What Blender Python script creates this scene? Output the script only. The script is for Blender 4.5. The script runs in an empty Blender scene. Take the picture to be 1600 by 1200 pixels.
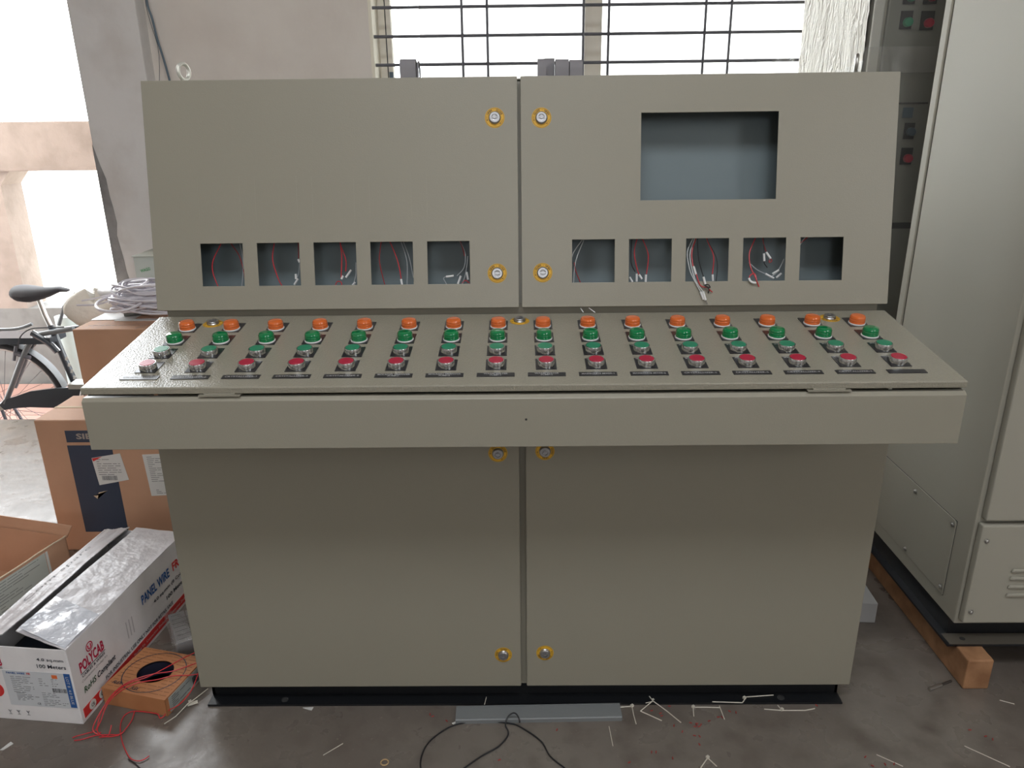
import bpy, bmesh, math, random
from mathutils import Vector, Matrix
random.seed(7)
S = bpy.context.scene
COL = S.collection

# ------------------------------------------------------------------ camera
FPX, PITCH, ROLL, YAW = 1202.27, .3358, -.0120, -.0113
CAM = Vector((-.0020, -1.5442, 1.3861))
Fw = Vector((math.sin(YAW)*math.cos(PITCH), math.cos(YAW)*math.cos(PITCH), -math.sin(PITCH)))
R0 = Vector((math.cos(YAW), -math.sin(YAW), 0)); U0 = R0.cross(Fw)
Rt = R0*math.cos(ROLL)+U0*math.sin(ROLL); Up = -R0*math.sin(ROLL)+U0*math.cos(ROLL)
cd = bpy.data.cameras.new('camera'); cd.sensor_width = 36; cd.lens = FPX/1600*36
cd.clip_start = .05; cd.clip_end = 400
co = bpy.data.objects.new('camera', cd); COL.objects.link(co)
m = Matrix.Identity(4)
for i in range(3):
    m[i][0] = Rt[i]; m[i][1] = Up[i]; m[i][2] = -Fw[i]; m[i][3] = CAM[i]
co.matrix_world = m; S.camera = co

# ------------------------------------------------------------------ world, light, exposure
SKY = 10.0
w = bpy.data.worlds.new('world'); S.world = w; w.use_nodes = True
bg = w.node_tree.nodes['Background']; bg.inputs[0].default_value = (.93, .97, 1, 1); bg.inputs[1].default_value = SKY
S.view_settings.view_transform = 'Standard'; S.view_settings.look = 'None'
S.view_settings.gamma = 1; S.view_settings.use_curve_mapping = False
S.view_settings.exposure = 0.25
S.cycles.max_bounces = 10; S.cycles.diffuse_bounces = 6; S.cycles.glossy_bounces = 5
S.cycles.transparent_max_bounces = 16; S.cycles.caustics_reflective = False; S.cycles.caustics_refractive = False
S.cycles.sample_clamp_indirect = 6

def portal(name, loc, rot, sx, sy):
    l = bpy.data.lights.new(name, 'AREA'); l.shape = 'RECTANGLE'; l.size = sx; l.size_y = sy
    l.cycles.is_portal = True
    o = bpy.data.objects.new(name, l); COL.objects.link(o); o.location = loc; o.rotation_euler = rot
portal('window_daylight', (.4, 1.95, 1.6), (math.radians(-90), 0, 0), 2.0, 1.4)
portal('opening_daylight', (-2.25, 1.97, 1.30), (math.radians(-90), 0, 0), 1.2, 2.6)
portal('rear_fill_portal', (0, -6.95, 2.65), (math.radians(90), 0, 0), 1.1, 1.1)  # unseen rear opening, added as front fill for the console
portal('overhead_fill_portal', (0, -1.95, 3.59), (0, 0, 0), 2.2, .95)  # unseen roof opening, added to brighten the upper console from above
portal('side_fill_portal', (3.45, -4.1, 2.75), (0, math.radians(90), 0), 1.0, 1.8)  # unseen high side opening, added as extra fill

# ------------------------------------------------------------------ helpers
def ray(u, v):
    return Fw + Rt*((u-800)/FPX) + Up*((600-v)/FPX)
def on(u, v, n, p):
    d = ray(u, v); n = Vector(n); return CAM + d*(((Vector(p)-CAM).dot(n))/d.dot(n))
def fl(u, v, z=0): return on(u, v, (0, 0, 1), (0, 0, z))
def ay(u, v, y): return on(u, v, (0, 1, 0), (0, y, 0))

def mat(name, col, rough=.5, metal=0, bump=None, noise=None, coat=0, trans=0, spec=None, alpha=None):
    """bump=(scale,strength,dist); noise=(scale,col2,lo,hi)"""
    m = bpy.data.materials.new(name); m.use_nodes = True; nt = m.node_tree; b = nt.nodes['Principled BSDF']
    b.inputs['Base Color'].default_value = (*col, 1); b.inputs['Roughness'].default_value = rough
    b.inputs['Metallic'].default_value = metal
    if coat: b.inputs['Coat Weight'].default_value = coat; b.inputs['Coat Roughness'].default_value = .05
    if trans: b.inputs['Transmission Weight'].default_value = trans
    if spec is not None: b.inputs['Specular IOR Level'].default_value = spec
    tc = nt.nodes.new('ShaderNodeTexCoord')
    if noise:
        n = nt.nodes.new('ShaderNodeTexNoise'); n.inputs['Scale'].default_value = noise[0]; n.inputs['Detail'].default_value = 6
        r = nt.nodes.new('ShaderNodeMapRange'); r.inputs['From Min'].default_value = noise[2]; r.inputs['From Max'].default_value = noise[3]
        mx = nt.nodes.new('ShaderNodeMix'); mx.data_type = 'RGBA'
        mx.inputs['A'].default_value = (*col, 1); mx.inputs['B'].default_value = (*noise[1], 1)
        nt.links.new(tc.outputs['Object'], n.inputs['Vector']); nt.links.new(n.outputs['Fac'], r.inputs['Value'])
        nt.links.new(r.outputs['Result'], mx.inputs['Factor']); nt.links.new(mx.outputs['Result'], b.inputs['Base Color'])
    if bump:
        n = nt.nodes.new('ShaderNodeTexNoise'); n.inputs['Scale'].default_value = bump[0]; n.inputs['Detail'].default_value = 3
        bp = nt.nodes.new('ShaderNodeBump'); bp.inputs['Strength'].default_value = bump[1]; bp.inputs['Distance'].default_value = bump[2]
        nt.links.new(tc.outputs['Object'], n.inputs['Vector']); nt.links.new(n.outputs['Fac'], bp.inputs['Height'])
        nt.links.new(bp.outputs['Normal'], b.inputs['Normal'])
    return m
def nodes(m): return m.node_tree.nodes, m.node_tree.links, m.node_tree.nodes['Principled BSDF']

class MB:
    """collects shapes into one mesh; several materials by index"""
    def __init__(s): s.v = []; s.f = []; s.mi = []
    def add(s, vs, fs, mi=0, M=None):
        o = len(s.v)
        s.v += [tuple(M @ Vector(v)) if M is not None else tuple(v) for v in vs]
        s.f += [tuple(i+o for i in f) for f in fs]; s.mi += [mi]*len(fs)
        return s
    def box(s, a, b, mi=0, M=None):
        x0, y0, z0 = a; x1, y1, z1 = b
        return s.add([(x0,y0,z0),(x1,y0,z0),(x1,y1,z0),(x0,y1,z0),(x0,y0,z1),(x1,y0,z1),(x1,y1,z1),(x0,y1,z1)],
              [(3,2,1,0),(4,5,6,7),(0,1,5,4),(1,2,6,5),(2,3,7,6),(3,0,4,7)], mi, M)
    def prism(s, pts, h0, h1, axis='z', mi=0, M=None):
        n = len(pts)
        P = (lambda a, b, h: (a, b, h)) if axis == 'z' else ((lambda a, b, h: (h, a, b)) if axis == 'x' else (lambda a, b, h: (a, h, b)))
        vs = [P(a, b, h0) for a, b in pts]+[P(a, b, h1) for a, b in pts]
        return s.add(vs, [tuple(range(n))[::-1], tuple(range(n, 2*n))]+[(i, (i+1) % n, n+(i+1) % n, n+i) for i in range(n)], mi, M)
    def lathe(s, prof, n=24, mi=0, M=None, cap=True):
        vs = []; fs = []
        for r, z in prof:
            for k in range(n):
                a = 2*math.pi*k/n; vs.append((r*math.cos(a), r*math.sin(a), z))
        for j in range(len(prof)-1):
            for k in range(n):
                fs.append((j*n+k, j*n+(k+1) % n, (j+1)*n+(k+1) % n, (j+1)*n+k))
        if cap:
            fs.append(tuple(range(n))[::-1]); fs.append(tuple((len(prof)-1)*n+k for k in range(n)))
        return s.add(vs, fs, mi, M)
    def tube(s, pts, r, n=8, mi=0, closed=False, M=None, smooth=0):
        pts = [Vector(p) for p in pts]
        if smooth: pts = catmull(pts, smooth, closed)
        N = len(pts); vs = []; fs = []; ref = None
        for i, p in enumerate(pts):
            if closed: t = pts[(i+1) % N]-pts[i-1]
            else: t = pts[min(i+1, N-1)]-pts[max(i-1, 0)]
            if t.length < 1e-9: t = Vector((0, 0, 1))
            t.normalize()
            if ref is None: ref = t.orthogonal()
            a = ref-t*ref.dot(t)
            if a.length < 1e-6: a = t.orthogonal()
            a.normalize(); ref = a; b = t.cross(a)
            rr = r[i] if isinstance(r, (list, tuple)) else r
            for k in range(n):
                g = 2*math.pi*k/n; vs.append(p+a*(rr*math.cos(g))+b*(rr*math.sin(g)))
        L = N if closed else N-1
        for i in range(L):
            j = (i+1) % N
            for k in range(n): fs.append((i*n+k, i*n+(k+1) % n, j*n+(k+1) % n, j*n+k))
        if not closed: fs.append(tuple(range(n))[::-1]); fs.append(tuple((N-1)*n+k for k in range(n)))
        return s.add(vs, fs, mi, M)
    def band(s, pts, wvec, th, mi=0):
        """flat strap along pts, width vector wvec, thickness th"""
        pts = [Vector(p) for p in pts]; wv = Vector(wvec); vs = []; fs = []
        for i, p in enumerate(pts):
            t = (pts[min(i+1, len(pts)-1)]-pts[max(i-1, 0)]).normalized(); nn = t.cross(wv).normalized()*th
            vs += [p-wv/2, p+wv/2, p+wv/2+nn, p-wv/2+nn]
        for i in range(len(pts)-1):
            for k in range(4): fs.append((4*i+k, 4*i+(k+1) % 4, 4*i+4+(k+1) % 4, 4*i+4+k))
        fs += [(3, 2, 1, 0), tuple(4*(len(pts)-1)+k for k in range(4))]
        return s.add(vs, fs, mi)
    def plate(s, x0, x1, y0, y1, holes, z0, z1, mi=0, M=None):
        xs = sorted(set([x0, x1]+[h[0] for h in holes]+[h[1] for h in holes])); ys = sorted(set([y0, y1]+[h[2] for h in holes]+[h[3] for h in holes]))
        nx, ny = len(xs), len(ys)
        vs = [(x, y, z) for z in (z0, z1) for y in ys for x in xs]
        I = lambda i, j, k: k*nx*ny+j*nx+i
        def solid(i, j):
            if i < 0 or j < 0 or i >= nx-1 or j >= ny-1: return False
            cx = (xs[i]+xs[i+1])/2; cy = (ys[j]+ys[j+1])/2
            return not any(h[0] < cx < h[1] and h[2] < cy < h[3] for h in holes)
        fs = []
        for j in range(ny-1):
            for i in range(nx-1):
                if not solid(i, j): continue
                fs.append((I(i,j,1), I(i+1,j,1), I(i+1,j+1,1), I(i,j+1,1))); fs.append((I(i,j+1,0), I(i+1,j+1,0), I(i+1,j,0), I(i,j,0)))
                if not solid(i-1, j): fs.append((I(i,j,0), I(i,j,1), I(i,j+1,1), I(i,j+1,0)))
                if not solid(i+1, j): fs.append((I(i+1,j,1), I(i+1,j,0), I(i+1,j+1,0), I(i+1,j+1,1)))
                if not solid(i, j-1): fs.append((I(i,j,0), I(i+1,j,0), I(i+1,j,1), I(i,j,1)))
                if not solid(i, j+1): fs.append((I(i,j+1,1), I(i+1,j+1,1), I(i+1,j+1,0), I(i,j+1,0)))
        return s.add(vs, fs, mi, M)
    def mesh(s, name, mats, smooth=False):
        me = bpy.data.meshes.new(name); me.from_pydata(s.v, [], s.f)
        for m in (mats if isinstance(mats, (list, tuple)) else [mats]): me.materials.append(m)
        me.polygons.foreach_set('material_index', s.mi)
        bm = bmesh.new(); bm.from_mesh(me)
        bmesh.ops.recalc_face_normals(bm, faces=bm.faces); bm.to_mesh(me); bm.free()
        if smooth:
            me.polygons.foreach_set('use_smooth', [True]*len(me.polygons)); me.set_sharp_from_angle(angle=math.radians(38))
        me.update(); return me
    def build(s, name, mats, parent=None, smooth=False, bevel=0, label=None, M=None):
        o = link(name, s.mesh(name, mats, smooth), parent, M)
        if bevel:
            b = o.modifiers.new('bevel', 'BEVEL'); b.width = bevel; b.segments = 2; b.limit_method = 'ANGLE'; b.angle_limit = math.radians(40)
        if label: o['label'] = label
        return o
def catmull(P, k, closed=False):
    out = []; N = len(P); rng = range(N) if closed else range(N-1)
    for i in rng:
        if closed: a, b, c, d = P[i-1], P[i], P[(i+1) % N], P[(i+2) % N]
        else: a, b, c, d = P[max(i-1, 0)], P[i], P[i+1], P[min(i+2, N-1)]
        for j in range(k):
            t = j/k
            out.append(.5*((2*b)+(c-a)*t+(2*a-5*b+4*c-d)*t*t+(3*b-3*c+d-a)*t**3))
    if not closed: out.append(P[-1])
    return out
def link(name, me, parent=None, M=None):
    o = bpy.data.objects.new(name, me); COL.objects.link(o)
    if parent is not None: o.parent = parent
    if M is not None: o.matrix_local = M
    return o
def tag(o, label, cat, group=None):
    o['label'] = label; o['category'] = cat
    if group: o['group'] = group
    return o
def thing(name, label, cat, loc=(0, 0, 0), rz=0, group=None):
    o = bpy.data.objects.new(name, None); COL.objects.link(o); o.empty_display_size = .05
    o.location = loc; o.rotation_euler = (0, 0, rz)
    return tag(o, label, cat, group)
def struct(o): o['kind'] = 'structure'; return o
def T(x=0, y=0, z=0): return Matrix.Translation((x, y, z))
def RX(a): return Matrix.Rotation(a, 4, 'X')
def RY(a): return Matrix.Rotation(a, 4, 'Y')
def RZ(a): return Matrix.Rotation(a, 4, 'Z')
def textmesh(body, width=None, height=None, bold=0, mats=None, ext=.0003, align='CENTER', shear=0, name='lettering'):
    c = bpy.data.curves.new('t', 'FONT'); c.body = body; c.size = 1; c.align_x = align; c.extrude = 0; c.offset = bold; c.shear = shear
    c.resolution_u = 2; c.space_line = .8
    o = bpy.data.objects.new('t', c); COL.objects.link(o)
    dg = bpy.context.evaluated_depsgraph_get(); me = bpy.data.meshes.new_from_object(o.evaluated_get(dg))
    bpy.data.objects.remove(o); me.name = name
    xs = [v.co.x for v in me.vertices]; ys = [v.co.y for v in me.vertices]
    wx, wy = max(xs)-min(xs), max(ys)-min(ys)
    sx = width/wx if width else None; sy = height/wy if height else None
    sx = sx or sy; sy = sy or sx
    x0 = (min(xs)+max(xs))/2 if align == 'CENTER' else min(xs); y0 = (min(ys)+max(ys))/2 if align == 'CENTER' else min(ys)
    for v in me.vertices: v.co = ((v.co.x-x0)*sx, (v.co.y-y0)*sy, ext)
    me.materials.clear()
    if mats: me.materials.append(mats)
    return me
def text(body, M, mt, parent, width=None, height=None, bold=0, align='LEFT', shear=0, name='lettering', ext=.0004):
    return link(name, textmesh(body, width, height, bold, mt, ext, align, shear, name), parent, M)

# ------------------------------------------------------------------ materials
PAINTC = (.285, .266, .214)
paint = mat('pebble_grey_paint', PAINTC, .38, bump=(380, .5, .0004))
nn, ll, pb = nodes(paint)
# finer grain of the powder coat is what sparkles in the light from the yard
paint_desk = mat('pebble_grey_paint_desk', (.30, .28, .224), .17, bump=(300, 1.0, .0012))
paint_in = mat('grey_inner_paint', (.30, .30, .27), .6)
paint_cab = mat('light_grey_paint', (.37, .352, .295), .5, spec=.22, bump=(300, .2, .0004))
black_paint = mat('black_plinth_paint', (.008, .009, .011), .38, bump=(200, .2, .001))
chrome = mat('chrome', (.75, .76, .78), .12, 1)
steel = mat('zinc_plated_steel', (.55, .54, .52), .35, 1)
sticker_y = mat('yellow_lock_sticker', (.72, .40, .03), .5)
ink = mat('dark_ink', (.03, .02, .02), .6)
gasket = mat('dark_seam', (.03, .03, .03), .7)
lens_o = mat('orange_lens', (.78, .16, .03), .12, coat=.6, trans=.15)
lens_g = mat('green_lens', (.0, .22, .065), .1, coat=.6, trans=.15)
cap_g = mat('green_cap', (.02, .23, .12), .35)
cap_r = mat('red_cap', (.42, .012, .045), .35)
white_pl = mat('white_plastic', (.75, .75, .75), .4)
legend = mat('black_legend_plastic', (.018, .018, .022), .28)
label_w = mat('engraved_white', (.45, .45, .45), .5)
plaster = mat('lime_plaster', (.76, .71, .66), .85, bump=(9, .25, .02), noise=(3.2, (.69, .63, .58), .42, .68))
plaster_col = mat('pillar_plaster', (.72, .70, .69), .85, bump=(14, .3, .015), noise=(5, (.64, .61, .59), .45, .65))
conc_dark = mat('old_cement_face', (.30, .29, .29), .9, bump=(30, .4, .01), noise=(12, (.22, .21, .21), .4, .6))
cream = mat('cream_reveal', (.84, .79, .68), .7)
frame_m = mat('beige_window_frame', (.80, .75, .66), .5)
iron = mat('grey_painted_iron', (.12, .12, .14), .5)
pink_wall = mat('pink_washed_concrete', (.235, .190, .162), .85, bump=(14, .3, .02), noise=(6, (.195, .155, .13), .45, .65))
grey_dado = mat('grey_dado_paint', (.14, .137, .13), .7, noise=(8, (.11, .107, .10), .45, .65))
tile_m = mat('red_clay_tile', (.34, .20, .165), .5, noise=(5, (.29, .165, .135), .4, .6))
ground_m = mat('pale_dry_ground', (.75, .70, .62), .9, noise=(1.2, (.6, .56, .48), .4, .7))
card = mat('brown_cardboard', (.53, .31, .20), .75, bump=(60, .15, .004), noise=(5, (.47, .27, .17), .4, .7))
card2 = mat('orange_brown_cardboard', (.46, .20, .085), .7, bump=(80, .2, .003), noise=(9, (.38, .155, .06), .4, .7))
card_edge = mat('torn_card_edge', (.62, .50, .36), .9)
card_w = mat('white_box_board', (.80, .78, .79), .42, bump=(16, .35, .006), noise=(10, (.72, .70, .71), .4, .7))
card_wt = mat('white_box_top', (.52, .50, .52), .35, bump=(22, .6, .01))
paper = mat('white_label_paper', (.66, .66, .64), .5)
print_g = mat('grey_print', (.16, .16, .17), .6)
print_b = mat('dark_print', (.03, .035, .05), .6)
print_navy = mat('navy_print_panel', (.035, .05, .085), .6)
print_blue = mat('blue_print', (.02, .10, .32), .5)
print_red = mat('red_print', (.62, .03, .03), .5)
print_mag = mat('crimson_print', (.48, .01, .06), .5)
print_green = mat('green_print', (.12, .38, .16), .6)
tan_print = mat('tan_print', (.36, .31, .27), .6)
wood = mat('raw_timber', (.40, .21, .105), .7, noise=(18, (.27, .13, .06), .4, .65), bump=(40, .4, .004))
red_w = mat('red_wire_insulation', (.55, .03, .04), .4)
red_d = mat('dark_red_wire_insulation', (.32, .03, .03), .45)
grey_w = mat('grey_wire_insulation', (.36, .38, .40), .45)
black_w = mat('black_wire_insulation', (.015, .015, .018), .4)
white_c = mat('white_cable_sheath', (.74, .72, .78), .4)
nylon = mat('white_nylon', (.62, .58, .50), .4)
rubber = mat('black_rubber', (.03, .03, .035), .7)
bike_p = mat('black_bicycle_paint', (.03, .038, .05), .3, coat=.4)
bike_g = mat('grey_mudguard', (.17, .18, .19), .35, .3)
trunk_m = mat('grey_pvc_trunking', (.19, .20, .205), .45)
tan_m = mat('tan_rubber', (.48, .33, .17), .6)
grey_cl = mat('grey_foam_strip', (.23, .22, .235), .7)
blue_c = mat('slate_blue_cable', (.10, .14, .18), .5)

# floor : worn cement with dust, scratches
floor_m = mat('worn_cement_floor', (.15, .128, .11), .36)
N, L, b = nodes(floor_m)
tc = N.new('ShaderNodeTexCoord')
def noise(scale, det=6, vec=None, dist=0):
    n = N.new('ShaderNodeTexNoise'); n.inputs['Scale'].default_value = scale; n.inputs['Detail'].default_value = det; n.inputs['Distortion'].default_value = dist
    L.new(vec or tc.outputs['Object'], n.inputs['Vector']); return n
def mrange(src, a, b_, c=0, d=1):
    r = N.new('ShaderNodeMapRange'); r.inputs[1].default_value = a; r.inputs[2].default_value = b_; r.inputs[3].default_value = c; r.inputs[4].default_value = d
    L.new(src, r.inputs[0]); return r.outputs[0]
def mix(f, a, b_):
    x = N.new('ShaderNodeMix'); x.data_type = 'RGBA'
    if isinstance(f, float): x.inputs['Factor'].default_value = f
    else: L.new(f, x.inputs['Factor'])
    for i, c in (('A', a), ('B', b_)):
        if isinstance(c, tuple): x.inputs[i].default_value = (*c, 1)
        else: L.new(c, x.inputs[i])
    return x.outputs['Result']
n1 = noise(1.7); n2 = noise(11, 8); n3 = noise(90, 3)
c = mix(mrange(n1.outputs['Fac'], .38, .66), (.135, .113, .097), (.185, .163, .14))
c = mix(mrange(n2.outputs['Fac'], .5, .72), c, (.11, .09, .075))
c = mix(mrange(n3.outputs['Fac'], .66, .74, 0, .6), c, (.24, .21, .18))
mp = N.new('ShaderNodeMapping'); mp.inputs['Scale'].default_value = (1, 14, 1); mp.inputs['Rotation'].default_value = (0, 0, .5); L.new(tc.outputs['Object'], mp.inputs[0])
n4 = noise(9, 5, mp.outputs[0], .3)
c = mix(mrange(n4.outputs['Fac'], .70, .74, 0, .4), c, (.27, .24, .21))
L.new(c, b.inputs['Base Color'])
L.new(mrange(n2.outputs['Fac'], .3, .7, .22, .42), b.inputs['Roughness'])
bp = N.new('ShaderNodeBump'); bp.inputs['Strength'].default_value = .25; bp.inputs['Distance'].default_value = .01; L.new(n2.outputs['Fac'], bp.inputs['Height']); L.new(bp.outputs[0], b.inputs['Normal'])

def glassy(name, tint, gloss_rough, base_fac, bump=None, white=0):
    """thin sheet: transparent + glossy (+ some milky diffuse)"""
    m = bpy.data.materials.new(name); m.use_nodes = True; N = m.node_tree.nodes; L = m.node_tree.links
    N.remove(N['Principled BSDF']); out = N['Material Output']
    t = N.new('ShaderNodeBsdfTransparent'); t.inputs[0].default_value = (*tint, 1)
    g = N.new('ShaderNodeBsdfGlossy'); g.inputs['Roughness'].default_value = gloss_rough
    lw = N.new('ShaderNodeLayerWeight'); lw.inputs[0].default_value = base_fac
    mx = N.new('ShaderNodeMixShader'); (L.new(lw.outputs['Fresnel'], mx.inputs[0]) if base_fac >= .1 else setattr(mx.inputs[0], 'default_value', base_fac)); L.new(t.outputs[0], mx.inputs[1]); L.new(g.outputs[0], mx.inputs[2])
    last = mx.outputs[0]; nrm = None
    if bump:
        tc = N.new('ShaderNodeTexCoord'); mp = N.new('ShaderNodeMapping'); mp.inputs['Scale'].default_value = bump[3]; L.new(tc.outputs['Object'], mp.inputs[0])
        n = N.new('ShaderNodeTexNoise'); n.inputs['Scale'].default_value = bump[0]; n.inputs['Detail'].default_value = 8; n.inputs['Distortion'].default_value = 1.2; L.new(mp.outputs[0], n.inputs['Vector'])
        bp = N.new('ShaderNodeBump'); bp.inputs['Strength'].default_value = bump[1]; bp.inputs['Distance'].default_value = bump[2]
        L.new(n.outputs['Fac'], bp.inputs['Height']); L.new(bp.outputs[0], g.inputs['Normal']); L.new(bp.outputs[0], lw.inputs['Normal']); nrm = bp.outputs[0]
    if white:
        d = N.new('ShaderNodeBsdfDiffuse'); d.inputs[0].default_value = (.8, .78, .74, 1)
        if nrm: L.new(nrm, d.inputs['Normal'])
        m2 = N.new('ShaderNodeMixShader'); m2.inputs[0].default_value = white; L.new(last, m2.inputs[1]); L.new(d.outputs[0], m2.inputs[2]); last = m2.outputs[0]
    L.new(last, out.inputs[0]); return m
glass = glassy('window_glass', (.97, .98, .98), .02, .12)
film = glassy('clear_plastic_film', (.86, .87, .87), .18, .22, (6, .5, .02, (1, 1, .25)), .10)
film_w = glassy('wrinkled_plastic_film', (.9, .9, .9), .25, .3, (9, 1.0, .05, (1.5, 1.5, .45)), .35)
film_s = glassy('thin_packet_film', (.9, .9, .92), .12, .25, (40, .8, .01, (1, 1, 1)), .10)
film_lo = glassy('soft_plastic_film', (.93, .93, .92), .3, .06, (9, .6, .02, (1.5, 1.5, .45)), .12)
foam_w = mat('white_foam_wrap', (.80, .77, .70), .40)
N, L, b = nodes(foam_w)
tc = N.new('ShaderNodeTexCoord'); mp = N.new('ShaderNodeMapping'); mp.inputs['Scale'].default_value = (1.5, 1.5, .5); L.new(tc.outputs['Object'], mp.inputs[0])
n = noise(22, 8, mp.outputs[0], 1.6); bp = N.new('ShaderNodeBump'); bp.inputs['Strength'].default_value = 1; bp.inputs['Distance'].default_value = .03
L.new(n.outputs['Fac'], bp.inputs['Height']); L.new(bp.outputs[0], b.inputs['Normal'])

# ------------------------------------------------------------------ room shell
WY = 1.625
def sbox(name, a, b_, m, parent=None, bevel=0):
    o = MB().box(a, b_).build(name, m, parent, bevel=bevel)
    if parent is None: struct(o)
    return o
floor = sbox('floor', (-4.4, -7, -.4), (3.5, 1.96, 0), floor_m)
struct(MB().plate(-4.4, 3.7, -7.2, 2.0, [(-1.0, 1.0, -2.43, -1.47)], 3.6, 3.7).build('ceiling', plaster))  # hole cut only to let the added overhead light in
struct(MB().box((-2.85, 1.76, 2.6), (-1.645, 1.96, 3.6)).build('wall_light_blocker', plaster))  # unseen lintel, added to cut light through the left opening
struct(MB().box((-7, 2.0, 3.5), (-1.5, 3.2, 3.6)).build('ceiling_light_blocker', plaster))  # unseen roof, added to keep sky light off the beam and parapet
struct(MB().box((-1.5, 2.0, 2.62), (3.7, 3.4, 2.72)).build('ceiling_window_blocker', plaster))  # unseen slab, added to dim the light reaching the window
struct(MB().box((-.9, 6.2, -.42), (9, 6.6, 7.5)).build('wall_neighbour', mat('white_washed_wall', (.44, .44, .43), .9)))
# back wall with the window opening
WX0, WX1, WZ0, WZ1 = -.56, 1.45, .95, 2.3
mb = MB().plate(-1.64, 3.5, 0, 3.6, [(WX0, WX1, WZ0, WZ1)], 0, .30, M=T(0, WY+.30, 0) @ RX(math.pi/2))
wall = struct(mb.build('wall_back', plaster))
# pillar at the end of the wall
pil = struct(MB().box((-1.645, 1.55, 0), (-1.395, 1.955, 3.6)).build('wall_pillar', plaster_col, bevel=.004))
# strip of broken plaster edge on the pillar, cement showing under it
edge = [(-1.6455, 1.30), (-1.640, 1.28), (-1.628, 1.22), (-1.615, 1.17), (-1.612, 1.10), (-1.607, 1.06), (-1.603, 1.0), (-1.612, .95), (-1.606, .9), (-1.602, .86), (-1.598, .8), (-1.590, .76), (-1.583, .70), (-1.607, .67), (-1.62, .66), (-1.6455, .655)]
MB().prism(edge, 1.5485, 1.5502, 'y').build('cement_patch', conc_dark, pil)
struct(MB().plate(-7, 1.96, 0, 3.6, [(-5.0, -3.2, 2.25, 3.25)], 0, .2, M=T(3.7, 0, 0) @ Matrix(((0,0,-1,0),(1,0,0,0),(0,1,0,0),(0,0,0,1)))).build('wall_right', plaster))  # high hole added for side fill light
struct(MB().box((-4.6, -7, 0), (-4.4, 2.0, 3.6)).build('wall_left', plaster))
struct(MB().box((-4.4, 1.70, 0), (-2.85, 1.955, 3.6)).build('wall_left_blocker', plaster))  # unseen wall piece, added to narrow the light from the left
struct(MB().plate(-4.6, 3.7, 0, 3.6, [(-.55, .55, 2.1, 3.2)], 0, .2, M=T(0, -7, 0) @ RX(math.pi/2)).build('wall_behind_camera', plaster))  # high hole added for front fill light
# window: reveal, frame, glass, grille
win = struct(MB().plate(WX0-.0, WX1, WZ0, WZ1, [(WX0+.012, WX1-.012, WZ0+.012, WZ1-.012)], 0, .20, M=T(0, WY+.205, 0) @ RX(math.pi/2)).build('window_1', cream))
fr = MB().plate(WX0+.012, WX1-.012, WZ0+.012, WZ1-.012, [(WX0+.062, .262, WZ0+.06, WZ1-.06), (.330, WX1-.06, WZ0+.06, WZ1-.06)], 0, .05, M=T(0, WY+.19, 0) @ RX(math.pi/2))
fr.build('window_frame', frame_m, win, bevel=.003)
MB().box((WX0+.040, WY+.136, WZ0+.03), (WX0+.043, WY+.140, WZ1-.03)).build('sliding_track', gasket, win)
MB().box((WX0+.047, WY+.130, 1.48), (WX0+.062, WY+.139, 1.555)).build('sash_latch', blue_c, win)
for x0, x1 in ((WX0+.062, .262), (.330, WX1-.06)):
    MB().box((x0, WY+.160, WZ0+.06), (x1, WY+.164, WZ1-.06)).build('pane', glass, win)
BY = WY+.03
for z in [1.0745+.1*k for k in range(12)]:
    MB().tube([(WX0, BY, z), (WX1, BY, z)], .0058, 8).build('grille_bar', iron, win, smooth=True)
for k in range(4):
    for dx in (-.211, -.1155):
        x = dx+.4585*k
        if x < WX1: MB().tube([(x, BY-.008, WZ0), (x, BY-.008, WZ1)], .0052, 8).build('grille_bar', iron, win, smooth=True)
# sill ledge
# cable hanging on the wall
cb = MB().tube([(-1.40, 1.604, 3.58), (-1.385, 1.604, 2.6), ay(226,-60,1.60), ay(229,0,1.60), ay(238,30,1.60), ay(246,62,1.60), ay(255,90,1.60), ay(264,122,1.60), ay(275,165,1.60), ay(283,230,1.60)], .0042, 8, smooth=5).build('hanging_cable', blue_c, smooth=True)
tag(cb, 'slate blue cable hanging down the plaster wall beside the pillar', 'cable')
cb = MB().tube([(-1.39, 1.608, 3.58), (-1.39, 1.608, 2.6), ay(226,-60,1.604), ay(227,0,1.604), ay(235,35,1.604), ay(246,70,1.604), ay(249,100,1.604), ay(249,122,1.604), ay(248,190,1.604)], .0012, 6, smooth=4).build('hanging_string', iron, smooth=True)
tag(cb, 'thin dark string hanging next to the slate blue cable', 'string')

# ------------------------------------------------------------------ outside
struct(MB().box((-60, 3.75, -.5), (60, 120, -.42)).build('outside_ground', ground_m))
of = struct(MB().box((-7, 1.961, -.6), (2.5, 3.6, -.345)).build('outside_floor', grey_dado))
tile_me = MB().box((-.147, -.147, -.012), (.147, .147, 0)).mesh('tile', tile_m)
for i in range(13):
    for j in range(5):
        link('tile', tile_me, of, T(-4.55+.3*i, 2.12+.3*j, -.333))
parapet = struct(MB().box((-7, 3.5, -.345), (2.5, 3.68, .195)).build('wall_parapet', grey_dado))
op = struct(MB().prism([(-3.95, .195), (-3.318, .195), (-3.318, 1.0), (-3.24, 1.09), (-4.03, 1.09), (-3.95, 1.0)], 3.5, 3.72, 'y').build('wall_outer_pillar', pink_wall))
struct(MB().box((-7, 3.47, 1.088), (-1.0, 3.74, 1.385)).build('trim_beam', pink_wall, bevel=.006))
pp = MB().tube([(-2.96, 3.3, -.333), (-2.96, 3.3, .19)], .06, 16).build('pillar_side_standin', mat('grey_green_standin', (.32, .38, .37), .5), smooth=True)  # upright cylinder added in place of the outer pillar's side face
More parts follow.
